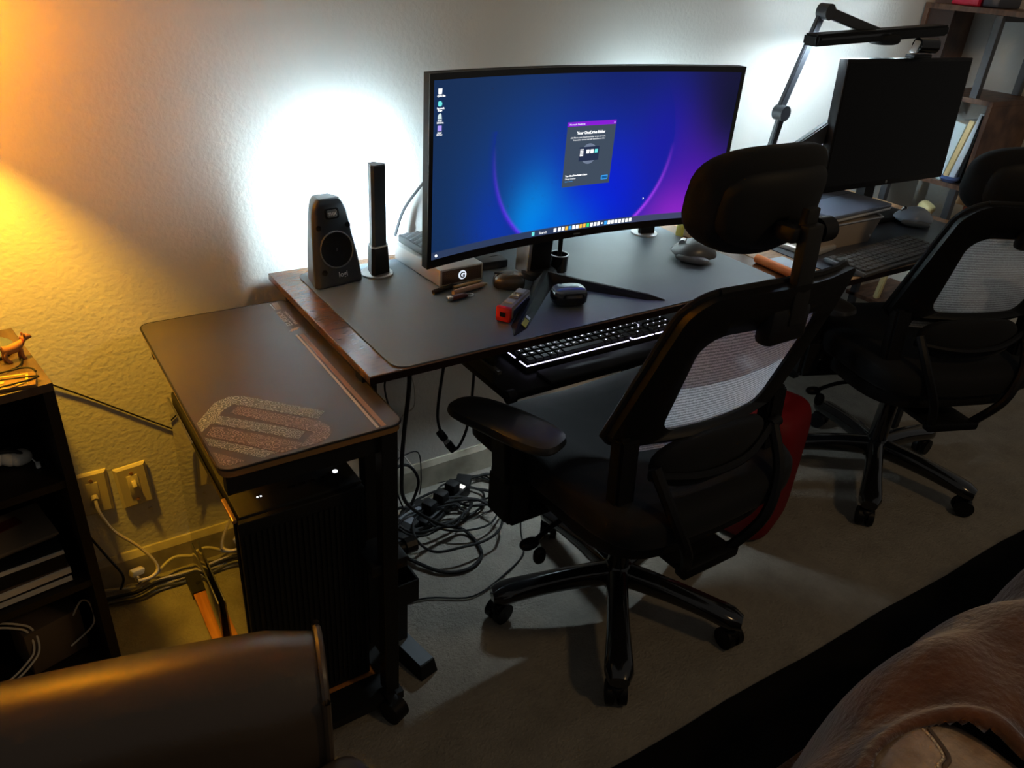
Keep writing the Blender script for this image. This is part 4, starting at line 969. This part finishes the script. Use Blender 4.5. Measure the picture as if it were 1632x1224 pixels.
# ================================================================== pedal & basket under desk
pdl = T('foot_pedal', 'black box with blue-grey top on the carpet beside the cart caster', 'pedal', (0.078, -0.560, 0), math.radians(13))
b = MB(); b.sweep([[(-0.024, -0.07, 0), (0.024, -0.07, 0), (0.024, 0.07, 0), (-0.024, 0.07, 0)], [(-0.020, -0.062, 0.035), (0.020, -0.062, 0.035), (0.020, 0.07, 0.045), (-0.020, 0.07, 0.045)]])
b.build('body', M_blk, pdl, smooth=False, bevel=0.002)
b = MB(); b.sweep([[(-0.018, -0.058, 0.0352), (0.018, -0.058, 0.0352), (0.018, 0.066, 0.0452), (-0.018, 0.066, 0.0452)], [(-0.018, -0.058, 0.037), (0.018, -0.058, 0.037), (0.018, 0.066, 0.047), (-0.018, 0.066, 0.047)]])
b.build('top_plate', mat('blue_grey_top', (0.10, 0.13, 0.16), 0.35), pdl, smooth=False)
bk = T('wire_basket', 'small black mesh basket mounted beside the cart leg above the pedal', 'basket', (0.068, -0.50, 0.20))
b = MB()
for x in (-0.03, 0.03): b.box((x, 0, 0), (0.004, 0.12, 0.06))
for y in (-0.06, 0.06): b.box((0, y, 0), (0.062, 0.004, 0.06))
b.box((0, 0, -0.03), (0.062, 0.12, 0.004)); b.build('basket_walls', M_steel, bk, smooth=False)
MB().box((0.005, -0.03, -0.115), (0.02, 0.02, 0.17)).build('basket_post', M_steel, bk, smooth=False)

# ================================================================== wall plates
def plate(label, x, z, kind):
    t = T('wall_plate', label, 'wall plate', (x, 0, z), math.radians(0))
    b = MB(); s = []
    b.sweep([[(-0.035, -0.0005, -0.057), (0.035, -0.0005, -0.057), (0.035, -0.0005, 0.057), (-0.035, -0.0005, 0.057)], [(-0.034, -0.004, -0.056), (0.034, -0.004, -0.056), (0.034, -0.004, 0.056), (-0.034, -0.004, 0.056)], [(-0.029, -0.008, -0.051), (0.029, -0.008, -0.051), (0.029, -0.008, 0.051), (-0.029, -0.008, 0.051)]])
    b.build('cover_plate', M_cream, t, smooth=False)
    for q in (-0.041, 0.041): MB().cyl((0, -0.008, q * 0.9), (0, -0.0098, q * 0.9), 0.004, n=12).build('screw', M_bronze, t)
    MB().box((0, -0.0085, 0), (0.024, 0.002, 0.062), bev=0.001).build('insert', M_cream, t)
    if kind == 'switch': MB().box((0, -0.014, 0.010), (0.010, 0.014, 0.016), (-0.5, 0, 0), 0.002).build('toggle', M_cream, t)
    else: MB().cyl((0, -0.009, -0.006), (0, -0.020, -0.010), 0.0075, n=12).build('socket', M_cream, t)
    return t
plate('cream wall plate with a white cable plugged in', -0.436, 0.280, 'jack')
sp = plate('loose cream wall plate with a toggle, right of the cabled plate', -0.352, 0.275, 'switch'); sp.rotation_euler = (0, math.radians(-3), math.radians(2)); sp.location.y = -0.003
# ================================================================== cables at the left wall
def cable(name, label, pts, r, m, sub=6): return tag(MB().tube(pts, r, sub=sub).build(name, m), label, 'cable')
cable('network_cable', 'thick white cable curving from the wall plate down to the floor', [(-0.436, -0.020, 0.270), (-0.434, -0.035, 0.245), (-0.415, -0.035, 0.185), (-0.375, -0.035, 0.125), (-0.348, -0.04, 0.075), (-0.342, -0.045, 0.045), (-0.36, -0.055, 0.035), (-0.39, -0.06, 0.04)], 0.0038, mat('ivory_cable', (0.7, 0.62, 0.45), 0.45))
cable('black_cable', 'thin black cord stretched along the textured wall', [(-0.475, -0.006, 0.580), (-0.40, -0.004, 0.520), (-0.33, -0.004, 0.463), (-0.241, -0.004, 0.391), (-0.16, -0.004, 0.33), (-0.08, -0.01, 0.20)], 0.0018, M_blkm)
cable('thin_cord', 'thin black cord falling beside the dark bookcase to the floor', [(-0.470, -0.03, 0.20), (-0.44, -0.04, 0.12), (-0.418, -0.05, 0.06), (-0.43, -0.06, 0.03)], 0.0028, M_blkm)
M_gc = mat('grey_cable', (0.35, 0.32, 0.25), 0.5)
for k, (dy, dz, m, lab) in enumerate(((0.0, 0.006, M_gc, 'grey cable lowest of the bundle along the baseboard'), (-0.012, 0.014, M_blkm, 'black cable in the bundle along the baseboard'), (0.010, 0.020, M_gc, 'beige cable topmost of the bundle along the baseboard'), (-0.022, 0.006, M_dgrey, 'dark grey cable on the carpet edge of the bundle'))):
    cable('power_cable', lab, [(-0.52, -0.045 + dy, dz), (-0.46, -0.05 + dy, dz + 0.004), (-0.40, -0.065 + dy, dz + 0.008 * (k % 2)), (-0.35, -0.055 + dy, dz + 0.01), (-0.30, -0.045 + dy * 1.5, dz + 0.03 * (k == 2)), (-0.24, -0.05 + dy, dz + 0.02 * (k == 2)), (-0.12, -0.05 + dy, dz), (0.02, -0.06 + dy, dz)], 0.0042, m)
cn = T('cable_splitter', 'small cream splitter plug tangled in the cables by the baseboard', 'plug', (-0.388, -0.048, 0.058), 0.5)
MB().box((0, 0, 0), (0.034, 0.016, 0.016), (0, 0.3, 0), 0.003).build('plug_body', M_cream, cn)
MB().cyl((-0.005, 0, -0.005), (0.004, 0, -0.04), 0.006, n=10).build('connector', M_chrome, cn)
tag(MB().ell((-0.327, -0.003, 0.196), (0.010, 0.006, 0.007)).build('wall_hook', M_cream), 'tiny nail hook on the wall below the loose plate', 'hook')

# ================================================================== cables under the desk
cable('power_cable', 'thick black cord hanging from the desk and looping wide on the carpet', [(0.128, -0.46, 0.728), (0.131, -0.45, 0.633), (0.140, -0.41, 0.50), (0.155, -0.37, 0.38), (0.20, -0.30, 0.22), (0.32, -0.25, 0.07), (0.405, -0.25, 0.012), (0.402, -0.345, 0.007), (0.34, -0.382, 0.007), (0.27, -0.355, 0.008), (0.20, -0.26, 0.02), (0.10, -0.20, 0.06)], 0.0048, M_blkm)
cable('thin_cord', 'thin black cord hanging beside the thick cord', [(0.10, -0.45, 0.722), (0.12, -0.36, 0.60), (0.20, -0.22, 0.42), (0.25, -0.10, 0.24), (0.28, -0.09, 0.08), (0.30, -0.10, 0.010)], 0.0022, M_blkm)
cable('thin_cord', 'thin white cord hanging under the desk edge', [(0.125, -0.48, 0.722), (0.13, -0.46, 0.68), (0.17, -0.40, 0.60), (0.21, -0.32, 0.50), (0.24, -0.20, 0.40), (0.27, -0.08, 0.26), (0.36, -0.03, 0.10)], 0.0018, M_paper)
cable('extension_lead', 'black lead with an inline connector forming a U below the desk', [(0.228, -0.44, 0.728), (0.230, -0.41, 0.62), (0.238, -0.38, 0.50), (0.262, -0.365, 0.43), (0.284, -0.355, 0.385), (0.31, -0.355, 0.38), (0.325, -0.37, 0.45), (0.315, -0.40, 0.58), (0.300, -0.42, 0.728)], 0.0034, M_blkm)
cnn = T('inline_connector', 'black and silver inline connector on the U shaped lead', 'connector', (0.270, -0.362, 0.418)); cnn.rotation_euler = (0, math.radians(-32), 0)
MB().box((0, 0, 0.016), (0.018, 0.014, 0.030), bev=0.004).build('upper_plug', M_blkm, cnn); MB().box((0, 0, -0.005), (0.013, 0.010, 0.012), bev=0.002).build('collar', M_silver, cnn); MB().box((0, 0, -0.028), (0.018, 0.014, 0.034), bev=0.004).build('lower_plug', M_blkm, cnn)
cable('thin_cord', 'thin black cord hooping just under the desk edge', [(0.13, -0.47, 0.722), (0.18, -0.46, 0.695), (0.23, -0.45, 0.69), (0.27, -0.44, 0.722)], 0.0018, M_blkm)
cable('thin_cord', 'long thin cord lying across the carpet towards the chair', [(0.10, -0.40, 0.006), (0.20, -0.42, 0.005), (0.30, -0.47, 0.005), (0.42, -0.44, 0.005), (0.50, -0.40, 0.006), (0.53, -0.34, 0.03), (0.55, -0.30, 0.14), (0.56, -0.28, 0.30)], 0.0022, M_blkm)
cable('thin_cord', 'thin black cord arching over the power bricks towards the baseboard', [(0.10, -0.25, 0.20), (0.20, -0.20, 0.24), (0.28, -0.15, 0.21), (0.33, -0.12, 0.12), (0.30, -0.13, 0.05)], 0.0042, M_blkm)
cable('thin_cord', 'very thin cord zigzagging right of the tangle on the carpet', [(0.34, -0.20, 0.006), (0.46, -0.21, 0.006), (0.55, -0.19, 0.006), (0.57, -0.13, 0.02), (0.60, -0.09, 0.01), (0.52, -0.05, 0.02), (0.42, -0.07, 0.05)], 0.0015, M_blkm)
cable('thin_cord', 'thin black cord sagging in front of the baseboard under the desk', [(0.13, -0.30, 0.34), (0.20, -0.24, 0.30), (0.28, -0.12, 0.22), (0.36, -0.06, 0.17), (0.37, -0.06, 0.08), (0.36, -0.07, 0.03)], 0.0018, M_blkm)
random.seed(11)
coil_specs = [((0.50, -0.10), 0.10, 0.06, 0.2), ((0.54, -0.13), 0.09, 0.07, 0.5), ((0.36, -0.17), 0.11, 0.06, -0.3), ((0.33, -0.20), 0.10, 0.05, 0.1), ((0.41, -0.13), 0.13, 0.07, 0.35), ((0.30, -0.15), 0.09, 0.05, 0.6), ((0.44, -0.19), 0.11, 0.09, -0.2), ((0.38, -0.25), 0.13, 0.10, 0.3)]
names = ['right rear loop', 'outermost right loop', 'loop over the power bricks', 'small front left loop', 'wide rear loop', 'tight left loop', 'crossing middle loop', 'large front loop']
for k, ((cx, cy), a_, b_, rot) in enumerate(coil_specs):
    pts = []
    for i in range(15):
        th = rot + 2 * PI * 1.15 * i / 14
        pts.append((cx + a_ * math.cos(th) + random.uniform(-.008, .008), cy + b_ * math.sin(th) + random.uniform(-.008, .008), 0.008 + 0.010 * (k % 4) + 0.008 * abs(math.sin(i * 1.3 + k))))
    cable('coiled_cable', 'black cable, %s of the tangle under the desk' % names[k], pts, 0.0030 + 0.0007 * (k % 3), M_blkm)
ps = T('power_strip', 'black power strip under the cable tangle', 'power strip', (0.40, -0.130, 0.0), math.radians(25))
MB().box((0, 0, 0.018), (0.22, 0.05, 0.036), bev=0.005).build('strip_body', M_blk, ps)
for k in range(3): MB().box((-0.06 + k * 0.055, 0, 0.052), (0.032, 0.036, 0.034), bev=0.005).build('plug', M_blkm, ps)
MB().box((0.085, -0.01, 0.038), (0.012, 0.016, 0.004)).build('switch_light', emit('strip_light', (1, 1, 0.95), 1.2), ps, smooth=False)
for k, (x, y, rz_, lab, sz_) in enumerate(((0.300, -0.145, 0.45, 'black power brick with a pale label beside the power strip', (0.14, 0.065, 0.034)), (0.225, -0.19, 0.2, 'flat black power brick nearest the cart', (0.12, 0.06, 0.028)), (0.505, -0.07, 0.9, 'small black adapter at the right of the power strip', (0.07, 0.045, 0.030)))):
    t = T('power_brick', lab, 'power adapter', (x, y, 0.0), rz_)
    MB().box((0, 0, sz_[2] / 2), sz_, bev=0.005).build('body', M_blkm, t)
    if k == 0: MB().box((0, 0, sz_[2] + 0.0004), (0.075, 0.045, 0.0008)).build('label_sticker', mat('grey_label', (0.16, 0.17, 0.19), 0.4), t, smooth=False)

# ================================================================== dark bookcase at the left
BCX, BCY, BCT = -0.467, -0.300, 0.724
bc = T('bookcase', 'dark espresso bookcase at the left edge, open front', 'bookcase', (BCX, BCY, 0), math.radians(8.5))
BW, BD = 0.62, 0.262
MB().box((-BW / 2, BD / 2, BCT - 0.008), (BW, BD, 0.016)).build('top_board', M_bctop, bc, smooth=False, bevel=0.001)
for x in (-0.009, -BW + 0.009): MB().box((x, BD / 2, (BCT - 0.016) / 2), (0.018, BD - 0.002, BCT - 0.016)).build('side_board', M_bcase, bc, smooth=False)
MB().box((-BW / 2, BD - 0.004, (BCT - 0.016) / 2), (BW - 0.036, 0.006, BCT - 0.016)).build('back_board', M_bcase, bc, smooth=False)
for z in (0.515, 0.275, 0.04): MB().box((-BW / 2, BD / 2, z), (BW - 0.036, BD - 0.012, 0.016)).build('shelf', M_bcase, bc, smooth=False)
bt = BCT + 0.0003
BM = Matrix.Translation((BCX, BCY, 0)) @ rotm(0, 0, math.radians(8.5))
def bcp(x, y, z): return BM @ Vector((x, y, z))
# things on top
ht = T('felt_cap', 'grey felt cap with pale blue brim on the bookcase top', 'cap', bcp(-0.085, 0.180, bt), 0.3)
MB().ell((0, 0, 0.022), (0.085, 0.075, 0.045), 0.9, 0.9).build('crown', mat('felt_grey', (0.12, 0.105, 0.085), 0.9), ht)
MB().ell((0.008, -0.004, 0.006), (0.125, 0.11, 0.012), 0.8, 1.0).build('brim', mat('felt_blue', (0.08, 0.10, 0.13), 0.9), ht)
dg = T('toy_dog', 'small orange brown toy dog standing on the bookcase top', 'toy', bcp(-0.026, 0.118, bt), math.radians(20))
M_dog = mat('toy_tan', (0.30, 0.12, 0.03), 0.6)
M_dogd = M_dog
b = MB(); s = []
for i, (x, z, rr) in enumerate(((-0.020, 0.024, 0.004), (-0.018, 0.024, 0.0085), (-0.008, 0.022, 0.0085), (0.004, 0.0235, 0.0095), (0.012, 0.026, 0.0085), (0.017, 0.031, 0.0065), (0.020, 0.036, 0.007), (0.024, 0.038, 0.0065), (0.030, 0.0365, 0.004), (0.033, 0.0355, 0.0022))):
    s.append([(x, rr * 0.8 * math.cos(2 * PI * q / 12), z + rr * math.sin(2 * PI * q / 12)) for q in range(12)])
b.sweep(s)
for x, y, kx in ((-0.015, -0.005, 0.002), (-0.015, 0.005, -0.001), (0.010, -0.005, 0.001), (0.010, 0.005, -0.001)):
    b.tube([(x, y, 0.022), (x - 0.002 * (x < 0), y, 0.012), (x + kx, y, 0.002), (x + kx + 0.004, y, 0.0015)], 0.003, n=8, sub=3)
b.tube([(-0.019, 0, 0.028), (-0.026, 0, 0.034), (-0.026, 0, 0.042), (-0.020, 0, 0.044)], 0.002, n=6, sub=3)
for y in (-0.004, 0.004): b.ell((0.020, y, 0.043), (0.004, 0.003, 0.008))
b.build('body', M_dog, dg, angle=60)
MB().tube([(0.016 + 0.0 * math.cos(a), 0.0062 * math.cos(a), 0.032 + 0.0068 * math.sin(a)) for a in [2 * PI * i / 12 for i in range(12)]], 0.0012, closed=True, sub=2).build('collar', mat('collar_red', (0.4, 0.05, 0.02), 0.5), dg)
dv = T('memo_card', 'brown card with a yellow outlined square on the bookcase top', 'card', bcp(-0.056, 0.030, bt), math.radians(-6))
MB().box((-0.004, 0, 0.0035), (0.085, 0.050, 0.007), bev=0.002).build('card_body', mat('dark_amber', (0.18, 0.10, 0.03), 0.3), dv)
b = MB()
for (x, y, w, h) in ((0, 0.017, 0.060, 0.004), (0, -0.017, 0.060, 0.004), (-0.029, 0, 0.004, 0.034), (0.029, 0, 0.004, 0.034), (-0.012, -0.004, 0.016, 0.008)): b.box((x - 0.004, y, 0.0074), (w, h, 0.0008))
b.build('yellow_outline', mat('yellow_ink', (0.45, 0.36, 0.08), 0.6), dv, smooth=False)
q = [bcp(-0.058 + 0.044 * math.cos(a), 0.036 + 0.030 * math.sin(a), bt + 0.010 + 0.002 * math.sin(3 * a)) for a in [2 * PI * i / 14 for i in range(14)]]
cable('thin_cord', 'thin dark cord looped round the yellow outlined card', q + [bcp(-0.1, 0.05, bt + 0.006), bcp(-0.16, 0.07, bt + 0.004)], 0.0016, M_blkm)
cable('thin_cord', 'thin dark cord lying under the toy dog', [bcp(-0.018, 0.115, bt + 0.003), bcp(-0.03, 0.085, bt + 0.003), bcp(-0.07, 0.075, bt + 0.003), bcp(-0.12, 0.09, bt + 0.003)], 0.0014, M_blkm)
# shelf contents
s1 = 0.5232
sn = T('ribbon_bundle', 'bundle of off-white rolled straps on the upper shelf', 'straps', bcp(-0.105, 0.13, s1), 0.4)
for k, (x, y, z, rx) in enumerate(((-0.03, 0, 0.022, 0.3), (0.0, -0.01, 0.018, -0.2), (0.022, -0.02, 0.014, 0.5), (0.035, -0.03, 0.012, 0.1))):
    MB().ell((x, y, z), (0.042, 0.034, 0.028), 0.8, 0.8, r=(rx, 0.2, rx * 2)).build('roll', M_paper, sn)
MB().tube([(-0.05, 0, 0.03), (-0.01, -0.02, 0.038), (0.03, -0.035, 0.03), (0.04, -0.04, 0.005)], 0.004).build('band', M_blkm, sn)
ad = T('cable_adapter', 'short white adapter cable lying on the upper shelf', 'adapter', bcp(-0.045, 0.10, s1), 0)
b = MB(); b.cyl((-0.014, 0.03, 0.004), (-0.008, 0.02, 0.004), 0.0035, n=10); b.build('small_plug', M_white, ad)
MB().tube([(-0.008, 0.02, 0.004), (0.0, 0.0, 0.004), (0.004, -0.016, 0.004)], 0.0014).build('lead', M_white, ad)
MB().box((0.006, -0.022, 0.004), (0.008, 0.016, 0.007), bev=0.002).build('large_plug', M_white, ad)
s2 = 0.2832
z = s2
for k, (w, d, h, m, lab, ang) in enumerate(((0.20, 0.17, 0.016, M_bcase, 'dark bound book, bottom of the middle shelf stack', 0.0), (0.20, 0.17, 0.020, mat('brown_cover', (0.08, 0.05, 0.03), 0.5), 'brown book with cream page edges on the middle shelf', 0.02), (0.20, 0.165, 0.045, M_blkm, 'thick black book in the middle shelf stack', -0.02))):
    t = T('book', lab, 'book', bcp(-0.145, 0.11, z + 0.0002), math.radians(8.5) + ang)
    MB().box((0, 0, h / 2), (w, d, h), bev=0.0015).build('cover', m, t)
    MB().box((0.002, -0.003, h / 2 if k < 2 else h * 0.82), (w - 0.004, d, (h - 0.006) if k < 2 else 0.008)).build('pages', M_paper, t, smooth=False)
    z += h + 0.0006
t = T('envelope_stack', 'stack of tan envelopes with a dark red card on the middle shelf', 'envelopes', bcp(-0.14, 0.12, z + 0.0005), math.radians(12))
for k in range(3): MB().box((0.004 * k, -0.006 * k, 0.003 + k * 0.006), (0.17, 0.12, 0.005)).build('envelope', mat('kraft', (0.22, 0.16, 0.10), 0.7), t, smooth=False)
MB().box((0.005, 0.005, 0.0195), (0.09, 0.028, 0.002), (0, 0, 0.12)).build('red_card', mat('dark_red_card', (0.10, 0.012, 0.01), 0.6), t, smooth=False)
s3 = 0.0482
for k, (rx, ry, lab) in enumerate(((0.075, 0.06, 'outer pale coiled wire on the bottom shelf'), (0.066, 0.052, 'inner pale coiled wire on the bottom shelf'))):
    pts = [bcp(-0.20 + rx * math.cos(a), 0.07 + ry * 0.4 * math.sin(a), s3 + 0.09 + ry * math.sin(a) + 0.004 * math.sin(a * 5)) for a in [2 * PI * i / 16 for i in range(16)]]
    tag(MB().tube(pts, 0.0022, closed=True).build('coiled_wire', M_paper), lab, 'wire')
t = T('cable_carton', 'small brown carton with wires on the bottom shelf', 'box', bcp(-0.10, 0.12, s3), 0.3)
MB().box((0, 0, 0.055), (0.11, 0.09, 0.11), (0, 0, 0), 0.003).build('carton', mat('dull_kraft', (0.10, 0.07, 0.045), 0.7), t)
MB().tube([(0.04, -0.045, 0.10), (0.06, -0.05, 0.13), (0.075, -0.05, 0.11), (0.07, -0.055, 0.06), (0.02, -0.05, 0.03)], 0.002).build('wire', M_paper, t)

# ================================================================== leather armchair (bottom left)
ac = T('leather_armchair', 'dark brown leather armchair with rounded arm at the lower left', 'armchair', (-0.266, -0.975, 0), math.radians(-15.6))
def arm_sec(x, zt_, r, n=14):
    pts = [(x, -r, 0.04), (x, -r, zt_ - r)]
    for i in range(1, n): a = PI - PI * i / n; pts.append((x, r * math.cos(a), zt_ - r + r * math.sin(a)))
    pts += [(x, r, zt_ - r), (x, r, 0.04)]
    return pts
b = MB(); secs = []
for i in range(15):
    u = i / 14; x = -0.90 * u; secs.append(arm_sec(x, 0.634 + 0.005 * math.sin(u * 9) - 0.010 * (u < 0.04), 0.075 - 0.010 * (i == 0)))
b.sweep(secs); b.build('arm', M_leather, ac, angle=50)
MB().tube([(0.002, y * 0.97, z) for (_, y, z) in arm_sec(0, 0.628, 0.070)], 0.0055, sub=2).build('arm_piping', M_leather, ac)
MB().ell((-0.131, -0.346, 0.428), (0.56, 0.36, 0.15), 0.14, 0.14, 64, 28, r=(0, 0, math.radians(28.6))).build('seat_cushion', M_leather, ac)
MB().box((-0.46, -0.30, 0.19), (0.92, 0.42, 0.32), bev=0.03).build('seat_base', M_leather, ac)
tl_ = T('toy_block', 'tiny red and white block lying on the leather seat', 'toy', (-0.395, -1.098, 0.5065), 0.4)
MB().box((0, 0, 0), (0.012, 0.008, 0.007), bev=0.001).build('red_half', MATS['red_plastic'], tl_); MB().box((0.009, 0, 0), (0.006, 0.008, 0.007), bev=0.001).build('white_half', M_white, tl_)

# ================================================================== brown blanket over ottoman (bottom right)
om = T('leather_footrest', 'brown leather footrest with pale stitching showing under the blanket', 'footrest', (0.455, -1.520, 0), math.radians(0))
def ftop(x, y, z): return (x, y, z)
MB().ell((0.0, 0.0, 0.23), (0.32, 0.32, 0.40), 0.35, 0.6, 44, 22).build('cushion', M_tan, om)
M_st = mat('pale_thread', (0.7, 0.6, 0.42), 0.6)
def topz(x, y):
    pw = 0.35; e2 = 0.55
    k = (abs(x / 0.16) ** (2 / 0.6) + abs(y / 0.16) ** (2 / 0.6)) ** (0.6 / pw)
    return 0.23 + 0.20 * max(0.0, 1 - k) ** (pw / 2)
def stitches(path):
    P = smooth([Vector((x, y, 0)) for x, y in path], 14); b = MB(); acc = 0
    for i in range(0, len(P) - 2, 3):
        a_, c_ = P[i], P[i + 2]
        b.cyl((a_.x, a_.y, topz(a_.x, a_.y) + 0.001), (c_.x, c_.y, topz(c_.x, c_.y) + 0.001), 0.0014, n=6)
    return b
stitches([(-0.10, 0.055), (-0.06, 0.060), (-0.02, 0.045), (0.0, 0.02)]).build('stitching', M_st, om)
stitches([(0.0, -0.02), (0.002, 0.04), (0.015, 0.065), (0.04, 0.072), (0.062, 0.115)]).build('stitching', M_st, om)
seam = MB(); seam.tube([(x, y, topz(x, y)) for x, y in [(0.007, -0.03), (0.010, 0.036), (0.022, 0.058), (0.045, 0.066), (0.070, 0.110)]], 0.004); seam.build('seam', mat('seam_dark', (0.08, 0.05, 0.03), 0.6), om)
# blanket: draped height field, its far edge tracing a gentle S, opening left over the footrest
bl = MB(); NXb, NYb = 170, 120; vs = []; fs = []
def edge_y(x):
    return -1.228 - 0.03 * max(0, 0.75 - x) / 0.4 + 0.018 * math.sin(x * 9 + 1) + 0.010 * math.sin(x * 23)
def cloth_z(x, y):
    e = edge_y(x) - y
    z = 0.435 * (1 - math.exp(-max(0, e + 0.02) / 0.045)) if e > -0.02 else 0
    z += 0.015 * math.sin(x * 11 + y * 9) + 0.009 * math.sin(x * 27 - y * 14 + 2) + 0.006 * math.sin(y * 41 + x * 8)
    z += 0.10 * max(0, min(1, (x - 0.65) / 0.7)) * max(0, min(1, e / 0.25))
    return max(0.014, z)
keep = {}
for j in range(NYb + 1):
    for i in range(NXb + 1):
        x = 0.10 + 1.70 * i / NXb; y = -1.19 - 0.62 * (j / NYb) ** 1.2
        keep[(i, j)] = len(vs); vs.append(Vector((x, y, cloth_z(x, y))))
def in_hole(x, y):
    dx, dy = (x - 0.455) / 0.125, (y + 1.505) / 0.112
    return (abs(dx) ** 2.4 + abs(dy) ** 2.4) < 1
for j in range(NYb):
    for i in range(NXb):
        q = [keep[(i, j)], keep[(i + 1, j)], keep[(i + 1, j + 1)], keep[(i, j + 1)]]
        c = (vs[q[0]] + vs[q[2]]) / 2
        if in_hole(c.x, c.y): continue
        fs.append(q)
# raise the hem
for v in vs:
    dx, dy = (v.x - 0.455) / 0.125, (v.y + 1.505) / 0.112
    k = (abs(dx) ** 2.4 + abs(dy) ** 2.4) ** (1 / 2.4)
    v.z += 0.028 * math.exp(-((k - 1.12) / 0.16) ** 2)
    if abs(k - 1) < 0.09 and v.z > 0.3:       # round the opening
        s_ = 1.0 / max(k, 1e-6); v.x = 0.455 + (v.x - 0.455) * (s_ if k < 1.06 else 1); v.y = -1.505 + (v.y + 1.505) * (s_ if k < 1.06 else 1)
bl._add(vs, fs)
blo = bl.build('plush_blanket', M_blanket, angle=80)
md = blo.modifiers.new('thick', 'SOLIDIFY'); md.thickness = 0.012; md.offset = 1
tag(blo, 'brown plush blanket heaped at the lower right corner', 'blanket')
